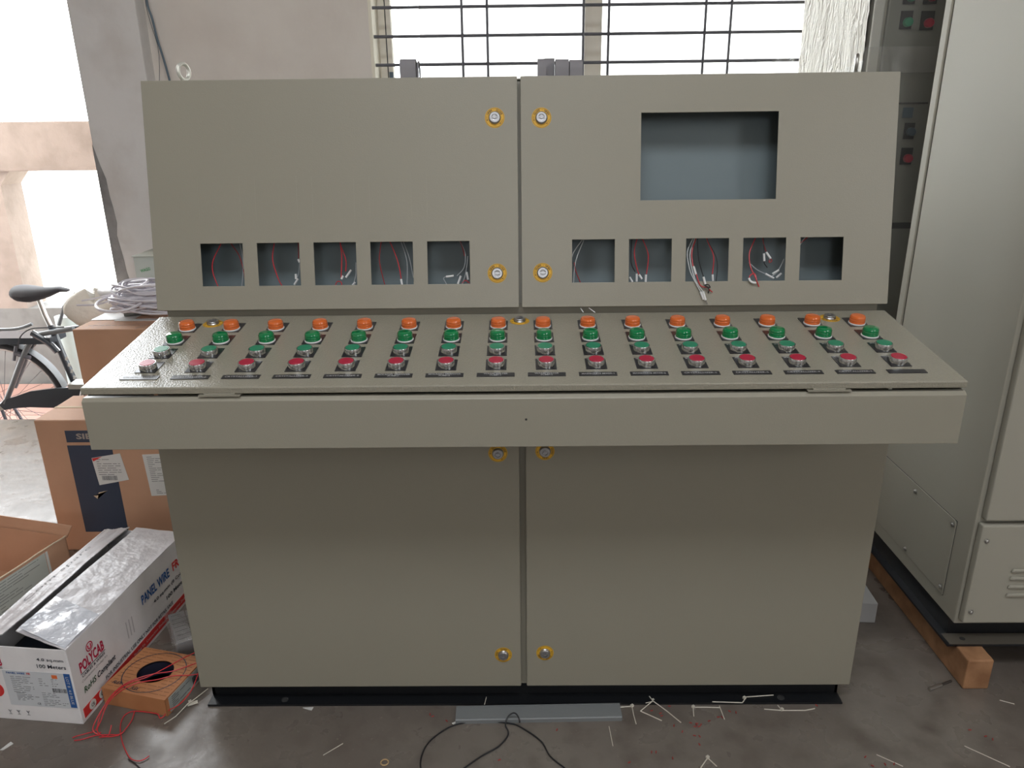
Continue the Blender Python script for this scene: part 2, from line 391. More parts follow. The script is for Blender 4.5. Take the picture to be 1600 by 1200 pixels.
tag(pp, 'short grey-green upright pipe standing in for the pillar side before the grey parapet behind the bicycle', 'cylinder')

# ------------------------------------------------------------------ console
con = thing('control_console', 'pebble grey steel control desk with coloured buttons and cut-out meter windows', 'control console')
Y1, Z1, Y2, Z2 = .103, .989, .198, 1.464
UL = math.hypot(Y2-Y1, Z2-Z1)
UA = math.atan2(Z2-Z1, Y2-Y1)
UM = T(0, Y1, Z1) @ RX(UA)                  # x, up the face, outwards
YF, ZF, YB, ZB = -.237, .928, .112, .973
DL = math.hypot(YB-YF, ZB-ZF); DA = math.atan2(ZB-ZF, YB-YF)
DM = T(0, YF, ZF) @ RX(DA)
def up(u, v, h=0):
    n = (UM.to_3x3() @ Vector((0, 0, 1))); return on(u, v, n, UM @ Vector((0, 0, h)))
# body shell
prof = [(.02, .05), (.56, .05), (.56, 1.461), (.222, 1.461), (.127, .985), (.127, .955), (.02, .955)]
mb = MB()
for s in (-1, 1): mb.prism(prof, s*.786, s*.790, 'x')
mb.box((-.786, .556, .05), (.786, .56, 1.461)); mb.box((-.786, .222, 1.457), (.786, .556, 1.461)); mb.box((-.786, .02, .05), (.786, .556, .054))
mb.plate(-.786, .786, .054, .955, [], 0, .003, M=T(0, .023, 0) @ RX(math.pi/2))
mb.box((-.786, .023, .94), (.786, .556, .944))
mb.box((-.786, .124, .944), (.786, .127, .992))
mb.build('cabinet_body', paint, con, bevel=.0015)
MB().plate(-.786, .786, .0, UL-.004, [(-.75, -.022, .03, UL-.03), (.022, .75, .03, UL-.03)], -.030, -.0265, M=UM).build('door_surround', paint, con)
MB().plate(-.75, .75, .02, UL-.02, [], -.090, -.087, M=UM).build('mounting_plate', mat('blue_grey_plate', (.15, .19, .205), .5), con)  # mounting plate moved close behind the openings to brighten them
# upper doors
def rect(x0, y0, s=.092): return (x0, x0+s, y0, y0+s)
lh = [rect(-.6955+.1235*k, .052) for k in range(5)]
rh = [rect(.113+.1232*k, .0525) for k in range(5)]+[(.2592, .5487, .2262, .4070)]
for nm, x0, x1, holes, lab in (('door', -.800, -.0033, lh, 'upper left door with five square cut-outs'), ('door', .0035, .800, rh, 'upper right door with a large screen cut-out and five square cut-outs')):
    mb = MB().plate(x0, x1, 0, UL, holes, -.0018, 0, M=UM)
    # folded rims
    for a, b_ in (((x0, 0, -.024), (x0+.0015, UL, -.0018)), ((x1-.0015, 0, -.024), (x1, UL, -.0018)), ((x0, 0, -.024), (x1, .0015, -.0018)), ((x0, UL-.0015, -.024), (x1, UL, -.0018))):
        mb.box(a, b_, M=UM)
    mb.build('upper_door', paint, con, bevel=.0016, label=lab)
for k in range(5):
    MB().plate(-.6955+.1235*k, -.6035+.1235*k, .1925, .2855, [(-.6935+.1235*k, -.6055+.1235*k, .1945, .2835)], 0, .0003, M=UM).build('filled_outline', paint, con)
# lower doors
for x0, x1 in ((-.800, -.0055), (.0080, .800)):
    MB().box((x0, 0, .058), (x1, .0175, .800)).build('lower_door', paint, con, bevel=.003)
# tray and lid
mb = MB()
mb.prism([(-.241, .808), (-.241, .903), (-.234, .9085), (-.222, .9085), (-.222, .903), (-.236, .9), (-.236, .812), (.018, .812), (.018, .808)], -.8, .8, 'x')
for s in (-1, 1): mb.prism([(-.236, .812), (-.236, .903), (-.222, .9085), (.02, .938), (.02, .812)], s*.797, s*.8, 'x')
mb.build('desk_tray', paint, con, bevel=.0012)
MB().tube([(.0082, -.2395, .8626), (.0082, -.2416, .8626)], .0022, 10).build('screw_hole', gasket, con)
lid = MB().box((-.8005, 0, -.0138), (.8005, DL, 0), M=DM)
lid.build('desk_lid', paint_desk, con, bevel=.0022)
for x0, x1 in ((-.5856, -.5099), (.515, .593)):
    mb = MB().box((x0, -.240, .9112), (x1, -.228, .9135)).tube([(x0+.01, -.236, .9145), (x1-.01, -.236, .9145)], .0016, 6)
    mb.build('lid_hinge', paint, con)
# plinth
mb = MB()
mb.prism([(0, 0), (0, .006), (.036, .006), (.036, .052), (.09, .052), (.09, .046), (.042, .046), (.042, 0)], -.789, .789, 'x')
mb.prism([(.56, 0), (.56, .006), (.52, .006), (.52, .05), (.46, .05), (.46, .044), (.514, .044), (.514, 0)], -.789, .789, 'x')
for s in (-1, 1): mb.box((s*.785-.003, .036, 0), (s*.785+.003, .52, .05))
mb.build('plinth', black_paint, con)
for x in (.642, -.6): MB().lathe([(.009, 0), (.009, .0005)], 16, M=T(x, .016, .006)).build('bolt_hole', gasket, con)
MB().box((.790, .06, .0), (.80, .10, .05)).build('packing_piece', wood, con)
# lifting eyes
for s in (-1, 1):
    c = Vector((s*.767, .35, 1.489))
    mb = MB().tube([c+Vector((.006*math.cos(a), .016*math.cos(a), .017*math.sin(a))) for a in [2*math.pi*k/24 for k in range(24)]], .0042, 10, closed=True)
    mb.lathe([(.010, 0), (.010, .005), (.006, .008), (.006, .012)], 16, M=T(c.x, c.y, 1.461))
    mb.build('lifting_eye', steel if s > 0 else mat('light_zinc', (.72, .72, .66), .4, .6), con, smooth=True)

# locks
def sticker_mesh(t1, t2, flip):
    mb = MB().lathe([(.0210, 0), (.0210, .0005)], 40, 0)
    me0 = mb
    # dark ring
    n = 48; vs = []; fs = []
    for r in (.0192, .0198):
        for k in range(n): a = 2*math.pi*k/n; vs.append((r*math.cos(a), r*math.sin(a), .0007))
    fs = [(k, (k+1) % n, n+(k+1) % n, n+k) for k in range(n)]
    mb.add(vs, fs, 1)
    # arc arrows
    for a0, a1 in ((195, 168), (-42, -10)):
        vs = []; fs = []; q = 8
        for k in range(q+1):
            a = math.radians(a0+(a1-a0)*k/q)
            for r in (.0163, .0170): vs.append((r*math.cos(a), r*math.sin(a), .0007))
        fs = [(2*k, 2*k+1, 2*k+3, 2*k+2) for k in range(q)]
        a = math.radians(a0); d = -1 if a0 < 0 else 1
        vs += [(.0150*math.cos(a), .0150*math.sin(a), .0007), (.0183*math.cos(a), .0183*math.sin(a), .0007), (.0166*math.cos(a+d*.16), .0166*math.sin(a+d*.16), .0007)]
        fs.append((2*q+2, 2*q+3, 2*q+4)); mb.add(vs, fs, 1)
    s = t1+' - '+t2; tot = len(s)
    for i, ch in enumerate(s):
        if ch == ' ': continue
        me = textmesh(ch, None, .0040 if ch != '-' else None, .03, ink) if ch != '-' else textmesh(ch, .0018, .0006, .0, ink)
        a = math.radians(90+62-124*i/(tot-1))
        M = RZ(a-math.pi/2) @ T(0, .0163, .0004)
        o = len(mb.v); mb.v += [tuple(M @ v.co) for v in me.vertices]; mb.f += [tuple(o+i_ for i_ in p.vertices) for p in me.polygons]; mb.mi += [1]*len(me.polygons)
    me = bpy.data.meshes.new('lock_sticker'); me.from_pydata(mb.v, [], mb.f); me.materials.append(sticker_y); me.materials.append(ink)
    me.polygons.foreach_set('material_index', mb.mi); return me
st_oc = sticker_mesh('OPEN', 'CLOSE', 0); st_co = sticker_mesh('CLOSE', 'OPEN', 0)
mb = MB().lathe([(.0130, 0), (.0130, .002), (.0118, .0035), (.0118, .0060), (.0105, .0072), (.0066, .0072), (.0062, .0045), (.0028, .0040), (.0028, .0068)], 28)
mb.box((-.0062, -.0012, .0045), (.0062, .0012, .0058), 0)
lock_me = mb.mesh('cam_lock', mat('brushed_chrome', (.42, .42, .43), .38, 1), True)
def lock(M, st, rot):
    o = link('cam_lock', lock_me, con, M @ RZ(math.radians(rot)) @ T(0, 0, .0005)); link('lock_sticker', st, o, T(0, 0, -.0005))
for x, s, st, r in ((-.0514, .4006, st_oc, 0), (.0476, .3994, st_co, 0), (-.05, .0742, st_oc, 0), (.049, .0746, st_co, 0)):
    lock(UM @ T(x, s, 0), st, r)
FM = RX(math.pi/2)
for x, z, st, r in ((-.0522, .6865, st_oc, -15), (.051, .6905, st_co, -130), (-.0483, .1524, st_oc, 35), (.0525, .1574, st_co, 175)):
    lock(T(x, 0, z) @ FM, st, r)
for x, r in ((-.666, 10), (-.002, 0), (.6635, 160)): lock(DM @ T(x, .3068, 0), st_oc, r)

# buttons
lens_prof = [(.0150, 0), (.0160, .0008), (.0160, .0038), (.0155, .0046), (.0160, .0054), (.0160, .0082), (.0154, .0090), (.0158, .0098), (.0155, .0128), (.0138, .0156), (.010, .0170), (.005, .0173)]
lens_me = {k: MB().lathe(lens_prof, 28).mesh('lens', m_, True) for k, m_ in (('o', lens_o), ('g', lens_g))}
base_me = MB().lathe([(.0170, 0), (.0170, .0022), (.0160, .0028)], 28).mesh('indicator_lamp', white_pl, True)
bz = [(.0158, 0), (.0158, .0118), (.0154, .0124), (.0144, .0124), (.0144, .0105)]
bezel_me = MB().lathe(bz, 32).mesh('push_button', mat('button_chrome', (.62, .63, .64), .2, 1), True)
cap_me = {k: MB().lathe([(.0141, .0095), (.0141, .0126), (.0136, .0131)], 28).mesh('button_cap', m_, True) for k, m_ in (('g', cap_g), ('r', cap_r))}
def plate_me(nm, w_, h_, th, m_): return MB().box((-w_/2, -h_/2, 0), (w_/2, h_/2, th)).mesh(nm, m_)
leg_b = plate_me('legend_plate', .0392, .0465, .0012, [legend]); leg_l = plate_me('legend_plate', .0392, .0485, .0012, [legend])
mark_me = MB().box((-.006, -.0006, 0), (-.0022, .0010, .0003)).box((-.0010, -.0006, 0), (.0024, .0008, .0003)).box((.0036, -.0006, 0), (.006, .0010, .0003)).mesh('legend_marking', label_w)
np_me = plate_me('nameplate', .0700, .0150, .0012, legend)
names = ['CRYSTALLIZER-1', 'CRYSTALLIZER-2', 'CRYSTALLIZER-3', 'CRYSTALLIZER-4', 'CRYSTALLIZER-5', 'MOLASSES TRANSFER\nPUMP-1', 'MOLASSES TRANSFER\nPUMP-2', 'WARM WATER\nPUMP-1',
         'WARM WATER\nPUMP-2', 'MASSECUITE MIXER-1', 'MASSECUITE MIXER-2', 'CRYSTALLIZER-6', 'CRYSTALLIZER-5', 'CRYSTALLIZER-4', 'CRYSTALLIZER-1', None]
for i in range(16):
    x = (-7.5+i)*.0945
    for s0, s1, kind, col in ((.258, .3067, 'lamp', 'o'), (.191, .239, 'lamp', 'g'), (.127, .173, 'btn', 'g'), (.063, .109, 'btn', 'r')):
        cy = s0+.0172
        if kind == 'lamp':
            o = link('indicator_lamp', base_me, con, DM @ T(x, cy, .0012) @ RZ(random.uniform(-.6, .6)))
            o['label'] = 'orange indicator lamp' if col == 'o' else 'green indicator lamp'
            link('lens', lens_me[col], o, T(0, 0, .0020))
            link('legend_plate', leg_l, con, DM @ T(x, (s0+s1)/2, 0))
        else:
            o = link('push_button', bezel_me, con, DM @ T(x, cy, .0012))
            o['label'] = 'chrome push button with %s cap' % ('green' if col == 'g' else 'red')
            link('button_cap', cap_me[col], o)
            lp = link('legend_plate', leg_b, con, DM @ T(x, (s0+s1)/2, 0))
            link('legend_marking', mark_me, lp, T(-.010, .019, .0012))
    npl = link('nameplate', np_me, con, DM @ T(x, .0415, 0))
    if names[i]:
        two = '\n' in names[i]
        text(names[i], T(0, 0, .0012), label_w, npl, width=.060 if not (two and 'WARM' in names[i]) else .045, height=.0115 if two else .0055, bold=.01, align='CENTER', ext=.0003)

# wires in the cut-outs (part of the console's wiring)
RW = .0011
sl_m = white_pl
def wire(pts, m_, sleeves=(), r=RW, h=-.03, h1=None):
    P = []
    for k, (u, v) in enumerate(pts):
        hh = h if h1 is None else h+(h1-h)*min(1, k/(len(pts)-1)*1.15)
        P.append(up(u, v, hh))
    o = MB().tube(P, r, 6, smooth=4).build('wire', m_, con, smooth=True)
    for sv in sleeves:
        hs = sv[4] if len(sv) > 4 else (h if h1 is None else h1)
        MB().tube([up(sv[0], sv[1], hs), up(sv[2], sv[3], hs)], .0024, 8).build('ferrule_sleeve', sl_m, o, smooth=True)
    return o
A = (('r', [(349,372),(344.7,382),(333,407),(332.5,425),(340,446),(345,455)], []), ('d', [(358,372),(362,382),(374,400),(381,425),(383,440)], []), ('g', [(374,372),(375,382),(380,410),(378,446),(376,456)], []),
 ('r', [(430,372),(428,384),(426,407),(435,436),(441,447),(446,456)], []), ('d', [(465,372),(466,381),(466.5,404)], [(466,405,468,410)]), ('g', [(468,410),(467,425),(464,434)], [(462,428,462.5,436),(465.5,435.5,460,445)]),
 ('r', [(531,372),(532,384),(534,401),(533,434)], [(536,431,533.5,436)]), ('r', [(531,374),(533,385),(540.5,407),(540,424)], [(548.6,422,540.5,433.5)]), ('r', [(524,446),(527,440),(533,441),(534,447)], []), ('g', [(556,410),(556,430),(552,444)], [(555,441,551,446)]),
 ('r', [(606,372),(612,384),(622,410),(627,437)], [(626.5,436,628.5,446)]), ('d', [(596,374),(594,390),(593,410),(601,444),(604,452)], []), ('g', [(624,372),(628,382),(636,410),(636,446)], []), ('g', [(628,372),(632,382),(640,405),(646,434)], []),
 ('g', [(712,370),(720,380),(727,396),(725,418),(714,431)], [(709,431,697,432.5)]), ('g', [(697,432.5),(693,435),(697,443),(700,450)], []), ('d', [(716,370),(722,385),(726,400)], [(720,431,715.5,443.5)]), ('g', [(731,400),(728,425),(722,446)], [(729,425,731.5,437)]), ('r', [(722,443),(727,438),(733,442)], []),
 ('w', [(914,370),(908.5,376.5),(900,388),(895,397),(891,410)], []), ('w', [(914,370),(911.5,376.5),(899.5,408),(896,442),(896,450)], []), ('d', [(897,410),(900,424.5),(907,442),(909,450)], []),
 ('r', [(998,368),(995,375),(991,394.5),(995.5,420),(1001.5,436)], [(998.5,429,1003,436)]), ('r', [(1001,368),(1004.5,375),(1013,399),(1010,428)], [(1009.3,429,1008.6,442)]), ('k', [(990,368),(987,376.5),(986,409.5),(992.5,424.5)], [(983.5,433,988,440.5),(994.8,427.5,994.8,440)]),
 ('k', [(1108,366),(1104.7,374),(1118,399),(1121,418),(1118,446)], []), ('r', [(1103,366),(1105.6,377),(1115,400.5),(1113,428)], [(1113.4,429,1114,439)]), ('k', [(1092,366),(1090,374),(1092,407),(1099,432)], []),
 ('k', [(1192,366),(1193,372),(1194,395)], [(1193.6,396,1194.2,408)]), ('k', [(1194,408),(1194.5,412),(1199,418)], []), ('d', [(1191,366),(1193,380),(1197,393)], [(1197.3,394,1204,404)]), ('d', [(1204,404),(1206,408),(1202,410),(1202,406)], []), ('g', [(1170,410),(1182,421),(1196,428)], [(1196,428,1209,435)]), ('g', [(1225,405),(1215,424),(1203,434)], [(1207,428,1217,422),(1213,434,1221,427)]),
 ('w', [(1263,364),(1259,370),(1254,376),(1250,383)], []), ('r', [(1268,364),(1262.5,370),(1254,377),(1250,380)], []))
MM = {'r': red_w, 'd': red_d, 'g': grey_w, 'k': black_w, 'w': mat('pale_wire_insulation', (.5, .52, .52), .4)}
for k_, pts, sl in A: wire(pts, MM[k_], sl)
# wires that hang out over the edge of the third and fourth openings on the right
def outwire(pts, hs, m_, sleeves=()):
    P = [up(u, v, h) for (u, v), h in zip(pts, hs)]
    o = MB().tube(P, .0012, 6, smooth=4).build('wire', m_, con, smooth=True)
    for sv in sleeves: MB().tube([up(sv[0], sv[1], sv[4]), up(sv[2], sv[3], sv[4])], .0025, 8).build('ferrule_sleeve', sl_m, o, smooth=True)
    return o
outwire([(1084,367),(1082,374),(1073.8,394),(1077.7,421),(1085,438),(1094.6,456)], [-.03,-.03,-.02,-.01,.003,.004], MM['w'], [(1094.6,456,1099.4,468,.004)])
o = outwire([(1087,367),(1085,374),(1077.9,399),(1085,434),(1098,455.5)], [-.03,-.03,-.02,.002,.005], MM['w'], [(1098.5,455.5,1102.4,469,.006)])
MB().tube([up(1102.4,469,.006), up(1105.4,476,.006)], .0011, 6).build('ferrule_tip', chrome, o)
outwire([(1090,367),(1087,374),(1081,394),(1083,416),(1088,429),(1094.6,446),(1105.6,449.4),(1108,452),(1113,456.5)], [-.03,-.03,-.02,-.01,.0,.004,.005,.008,.004], red_w, [(1083.6,416,1087.5,429,-.002)])
outwire([(1099,432),(1102,443.5),(1107,445),(1109.5,449),(1104,448),(1101,445),(1108,452),(1106.5,458)], [-.01,.003,.005,.008,.01,.008,.008,.003], black_w, [(1099,432.6,1102,444,.003)])
outwire([(1183,366),(1180,372.7),(1171,395),(1172.5,416),(1180,432.6),(1182,438),(1186,448)], [-.03,-.03,-.02,-.01,.002,.004,.003], red_w)
o = outwire([(1182,437),(1179,427.5),(1172.5,430),(1170.5,435)], [.005,.0,.002,.003], red_w)
MB().tube([up(1170.3,434.5,.003), up(1172,438.5,.005), up(1176,441.5,.006), up(1181,442,.005)], .0024, 8, smooth=3).build('ferrule_sleeve', sl_m, o, smooth=True)
# two clear tie ends showing under the door
for a, b_ in (((907, 481.5), (911.5, 488)), ((920, 481), (930, 488.5))):
    P = [ay(a[0], a[1], .11), ay(b_[0], b_[1], .105)]
    MB().tube(P, .0011, 6).build('wire_tail', white_pl, con)

# grey strips standing on the console roof
def strip(x0, x1, z1, y, label, lean=0):
    mb = MB(); n = 8; wv = Vector((x1-x0, 0, 0)); xm = (x0+x1)/2
    pts = [(xm, y-.018, 1.4615)]+[(xm+lean*k/n, y-.018*math.cos(math.pi*k/n), z1-.018+.018*math.sin(math.pi*k/n)) for k in range(n+1)]+[(xm+lean, y+.018, 1.4615)]
    mb.band(pts, wv, -.0025)
    for k in (.25, .5, .75):
        q = [(p[0]+wv.x*(k-.5), p[1], p[2]) for p in pts]; mb.band(q, wv*.08, .0012)
    return tag(mb.build('bent_foam_strip', grey_cl, smooth=True), label, 'strip', 'grey strips on the console roof')
strip(-.2757, -.2390, 1.5110, .40, 'grey ribbed bent strip standing alone on the console roof, left of the others')
strip(-.2385, -.2345, 1.5080, .425, 'thin dark bent strip edge just right of the lone grey strip')
strip(.0448, .0640, 1.5070, .395, 'leftmost grey bent strip of the cluster near the middle of the console roof')
strip(.0600, .0850, 1.5100, .425, 'tallest grey bent strip of the cluster on the console roof')
strip(.0860, .1170, 1.5060, .40, 'wide pale grey bent strip in the middle of the roof cluster')
strip(.1190, .1490, 1.5045, .40, 'square greenish grey bent strip, rightmost of the roof cluster')

# ------------------------------------------------------------------ right cabinet (large)
XC, YC, ZC = 1.100, .118, .148
cab = thing('floor_cabinet', 'tall light grey steel switchgear cabinet raised on a timber beam at right', 'electrical cabinet')
mb = MB().box((XC, YC, ZC), (2.0, .612, 2.25)); mb.build('cabinet_body', paint_cab, cab, bevel=.003)
MB().box((XC+.004, .612, ZC+.004), (1.996, .620, 2.246)).build('seam_gasket', gasket, cab)
MB().box((XC-.002, .620, ZC-.004), (2.002, .652, 2.254)).build('rear_cover', paint_cab, cab, bevel=.003)
MB().box((1.110, .094, .456), (1.99, YC-.002, 2.235)).build('cabinet_door', paint_cab, cab, bevel=.004)
low = MB().box((1.106, .094, .166), (1.99, YC-.002, .444)).build('lower_panel', paint_cab, cab, bevel=.004)
for i, z in enumerate((.322, .300, .276, .252)):
    P = [(.0-.0, 0), (.004, .004), (.0085, .006), (.011, .0)]
    MB().prism([(1.195, z-.005), (1.30, z-.005), (1.296, z+.004), (1.199, z+.004)], .087, .094, 'y').build('louvre', paint_cab, low, bevel=.003)
def screw(M, parent):
    mb = MB().lathe([(.0065, 0), (.0065, .001), (.0048, .0015), (.0046, .0042), (.003, .0055)], 16, M=M)
    mb.build('screw', steel, parent, smooth=True)
for x, z in ((1.1215, .4025), (1.1205, .2005)): screw(T(x, .094, z) @ FM, low)
SM = RZ(-math.pi/2) @ RX(math.pi/2)      # face normal -x
ap = MB().prism([(.185, .188), (.600, .188), (.600, .404), (.193, .404), (.185, .397)], XC-.0022, XC, 'x').build('access_cover', paint_cab, cab, bevel=.0008)
MB().plate(.1835, .6015, .1865, .4055, [(.1855, .5995, .1885, .4035)], XC-.0006, XC-.0001, M=Matrix(((0,0,1,0),(1,0,0,0),(0,1,0,0),(0,0,0,1)))).build('cover_seam', gasket, cab)
for y, z in ((.39, .384), (.196, .389), (.39, .202), (.197, .206), (.585, .384), (.585, .202)): screw(T(XC-.0022, y, z) @ SM, ap)
mb = MB(); mb.prism([(.104, .0885), (.104, .0945), (.150, .0945), (.150, .150), (.60, .150), (.60, .0945), (.65, .0945), (.65, .0885)], 1.092+.015, 1.985, 'x')
mb.box((1.086, .104, .0885), (1.11, .65, .0945))
mb.build('cabinet_plinth', black_paint, cab)
MB().box((1.0925, .1045, .0945), (1.98, .147, .0962)).build('plinth_flange', mat('dusty_flange', (.10, .088, .07), .5), cab)
MB().lathe([(.007, 0), (.007, .0006)], 16, M=T(1.135, .125, .0962)).build('bolt_hole', gasket, cab)
beam = MB().box((1.112, .0504, 0), (1.177, 1.0, .0882)).build('timber_beam', wood, bevel=.004)
tag(beam, 'reddish brown square timber beam under the tall grey cabinet', 'timber beam')
b2 = MB().box((1.85, .0504, 0), (1.915, 1.0, .0882)).build('timber_beam', wood, bevel=.004)
tag(b2, 'second timber beam under the far right side of the tall grey cabinet', 'timber beam')
ct = MB().box((-.075, 0, 0), (.075, .26, .065)).build('white_carton', mat('dull_white_board', (.36, .36, .36), .7), bevel=.002)
ct.location = (.935, .325, 0); ct.rotation_euler = (0, 0, -.05)
tag(ct, 'long white carton on the floor between the console and the timber beam', 'carton')

# ------------------------------------------------------------------ wrapped cabinet behind
X2, Y2c = 1.0265, .90
wc = thing('wrapped_cabinet', 'grey cabinet with red and green push buttons wrapped in plastic film by the window', 'electrical cabinet')
MB().box((X2, Y2c, .1), (1.75, 1.50, 2.3)).build('cabinet_body', paint_cab, wc, bevel=.003)
MB().box((X2+.02, Y2c+.02, 0), (1.73, 1.48, .1)).build('cabinet_plinth', black_paint, wc)
MB().box((X2+.03, Y2c-.012, .14), (1.72, Y2c, 2.26)).build('cabinet_door', mat('darker_grey_door', (.22, .215, .185), .45), wc, bevel=.004)
yb_ = Y2c-.012
fm = T(0, yb_, 0) @ FM
dk_blue = mat('blue_grey_window', (.06, .10, .13), .3)
def pbut(x0, x1, z0, z1, c, cz):
    o = MB().box((x0, yb_-.003, z0), (x1, yb_, z1)).build('legend_plate', legend, wc)
    if c: MB().lathe([(.0125, 0), (.0125, .012), (.011, .014)], 24, M=T((x0+x1)/2+.003, yb_-.003, z0+cz) @ FM).build('button_cap', c, o, smooth=True)
pbut(1.094, 1.128, 1.607, 1.655, cap_g, .018); pbut(1.152, 1.190, 1.604, 1.654, cap_r, .018)
pbut(1.094, 1.128, 1.672, 1.72, cap_g, .018); pbut(1.152, 1.190, 1.672, 1.72, cap_r, .018)
pbut(1.153, 1.187, 1.232, 1.281, cap_r, .018); pbut(1.152, 1.182, 1.306, 1.352, dk_blue, .02)
MB().box((1.140, yb_-.003, 1.366), (1.170, yb_, 1.395)).build('rating_plate', dk_blue, wc)
MB().box((1.10, yb_-.0025, 1.404), (1.21, yb_, 1.409)).build('door_groove', gasket, wc)
MB().box((1.12, yb_-.0025, 1.04), (1.25, yb_, 1.058)).build('door_groove', gasket, wc)
# foam-wrapped left side and film round it all (wavy sheets)
def wavy(p0, du, dv, nu, nv, amp, seed, th=.0006):
    rnd = random.Random(seed); vs = []; fs = []
    du, dv = Vector(du), Vector(dv); n = du.cross(dv).normalized()
    ph = [rnd.uniform(0, 6) for _ in range(8)]
    for j in range(nv+1):
        for i in range(nu+1):
            a, b_ = i/nu, j/nv
            h = amp*(math.sin(9*a+3*b_+ph[0])*.5+math.sin(23*a+5*b_+ph[1])*.3+math.sin(6*a+17*b_+ph[2])*.3+math.sin(41*a-9*b_+ph[3])*.2+rnd.uniform(-.25, .25))
            vs.append(Vector(p0)+du*a+dv*b_+n*h)
    for j in range(nv):
        for i in range(nu): fs.append((j*(nu+1)+i, j*(nu+1)+i+1, (j+2-1)*(nu+1)+i+1, (j+1)*(nu+1)+i))
    return MB().add(vs, fs)
wavy((X2-.016, Y2c+.01, .1), (0, .55, 0), (0, 0, 2.1), 60, 140, .006, 3).build('foam_wrap', foam_w, wc, smooth=True)
wavy((X2-.026, Y2c-.02, 1.49), (0, .60, -.06), (0, 0, .035), 40, 3, .003, 5).build('film_side', film_lo, wc, smooth=True)
wavy((X2-.03, Y2c-.03, .1), (.6, 0, 0), (0, 0, 2.1), 30, 80, .006, 6).build('film_front', film, wc, smooth=True)
wavy((X2-.034, Y2c-.036, 1.49), (.6, 0, 0), (0, 0, .07), 30, 4, .003, 8).build('film_hem', film_lo, wc, smooth=True)
wavy((X2-.034, Y2c+.55, 1.36), (-.05, .10, 0), (0, 0, .22), 8, 14, .006, 9).build('film_tail', film_lo, wc, smooth=True)
MB().box((X2-.008, Y2c-.010, .1), (X2+.022, Y2c+.0, 2.3)).build('edge_guard', mat('pale_edge_foam', (.6, .58, .53), .5), wc, bevel=.004)

# ------------------------------------------------------------------ cartons on the left
def lines(mb, x0, x1, z0, z1, n, seed, th=.0016, mi=0, M=None):
    rnd = random.Random(seed)
    for k in range(n):
        z = z1-(z1-z0)*k/max(1, n-1); x = x0
        while x < x1-.003:
            L_ = rnd.uniform(.2, .7)*(x1-x0)*.6; e = min(x+L_, x1)
            mb.box((x, z, 0), (e, z+th, .0003), mi, M); x = e+.006*rnd.uniform(.4, 1)
            if rnd.random() < .35: break
    return mb
def bars(mb, x0, x1, z0, z1, seed, M=None, mi=0):
    rnd = random.Random(seed); x = x0
    while x < x1:
        w_ = rnd.choice((.0006, .0010, .0016)); mb.box((x, z0, 0), (min(x+w_, x1), z1, .0003), mi, M); x += w_+rnd.choice((.0006, .0009, .0014))
    return mb
# big carton, navy print panel
sx = thing('cardboard_box', 'large brown carton with a navy printed panel and two stuck-on labels', 'box', (-1.568, .74, 0))
MB().box((0, 0, 0), (.60, .235, .478)).build('carton_body', card, sx, bevel=.004)
MB().box((.004, .110, .4785), (.596, .124, .4795)).build('flap_seam', card_edge, sx)
wavy((.16, .02, .4800), (.40, 0, 0), (0, .19, 0), 12, 8, .003, 12).build('taped_paper', card_edge, sx)
P0 = T(0, -.0006, 0) @ FM
MB().box((.094, -.0008, .401), (.42, 0, .442)).build('print_panel', print_navy, sx)
text('SIEMENS', T(.128, -.0008, .412) @ FM, tan_print, sx, width=.155, height=.020, bold=.03)
MB().box((.092, -.0008, .072), (.237, 0, .390)).build('print_panel', print_navy, sx)
o = MB().prism([(0, 0), (.096, .016), (.109, -.079), (.008, -.098)], -.0018, -.0008, 'y').build('address_label', paper, sx, M=T(.164, 0, .345))
LM = T(.0, -.0019, 0) @ FM
mb = MB(); lines(mb, .014, .090, -.060, -.006, 8, 3, .0018, 0, LM); bars(mb, .022, .072, -.080, -.064, 4, LM); mb.build('label_print', print_g, o)
MB().prism([(.001, -.001), (.035, .005), (.004, -.012)], -.0022, -.0018, 'y').build('red_corner', print_red, o)
MB().prism([(0, 0), (.03, .003), (.05, .018), (.02, .012), (.012, -.012)], -.0014, -.0008, 'y', M=T(.144, 0, .208)).build('torn_patch', card_edge, sx)
o = MB().box((0, -.0016, 0), (.085, -.0006, .150)).build('packing_slip', paper, sx, M=T(.338, 0, .206) @ RY(-.04))
lines(MB(), .012, .078, .052, .140, 14, 9, .0016, 0, T(0, -.0017, 0) @ FM).build('slip_print', print_g, o); lines(MB(), .02, .07, .008, .020, 3, 8, .0016, 0, T(0, -.0017, 0) @ FM).build('slip_footer', print_g, o)
# tall carton behind
tb = thing('cardboard_box', 'tall plain brown carton with printed top standing behind the navy-panel carton', 'box', (-1.54, 1.0, 0))
MB().box((0, 0, 0), (.62, .235, .709)).build('carton_body', card, tb, bevel=.004)
mb = MB(); rnd = random.Random(5)
for k in range(9):
    x = .03+.022*k; mb.add([(x+.004, .02, .7097), (x+.006, .02, .7097), (x+.030, .085, .7097), (x+.028, .085, .7097)], [(0, 1, 2, 3)])
mb.box((.03, .050, .7093), (.20, .052, .7097)); mb.add([(.215, .005, .7097), (.218, .005, .7097), (.262, .12, .7097), (.259, .12, .7097)], [(0, 1, 2, 3)])
for k in range(6):
    x = .25+.035*k; mb.add([(x, .02, .7097), (x+.002, .02, .7097), (x+.024, .08, .7097), (x+.022, .08, .7097)], [(0, 1, 2, 3)])
mb.build('top_print', tan_print, tb)
MB().box((.0, .125, .7092), (.15, .232, .7112)).build('white_sheet', paper, tb)
MB().box((.09, .11, .7093), (.26, .14, .7105)).build('white_strip', paper, tb)
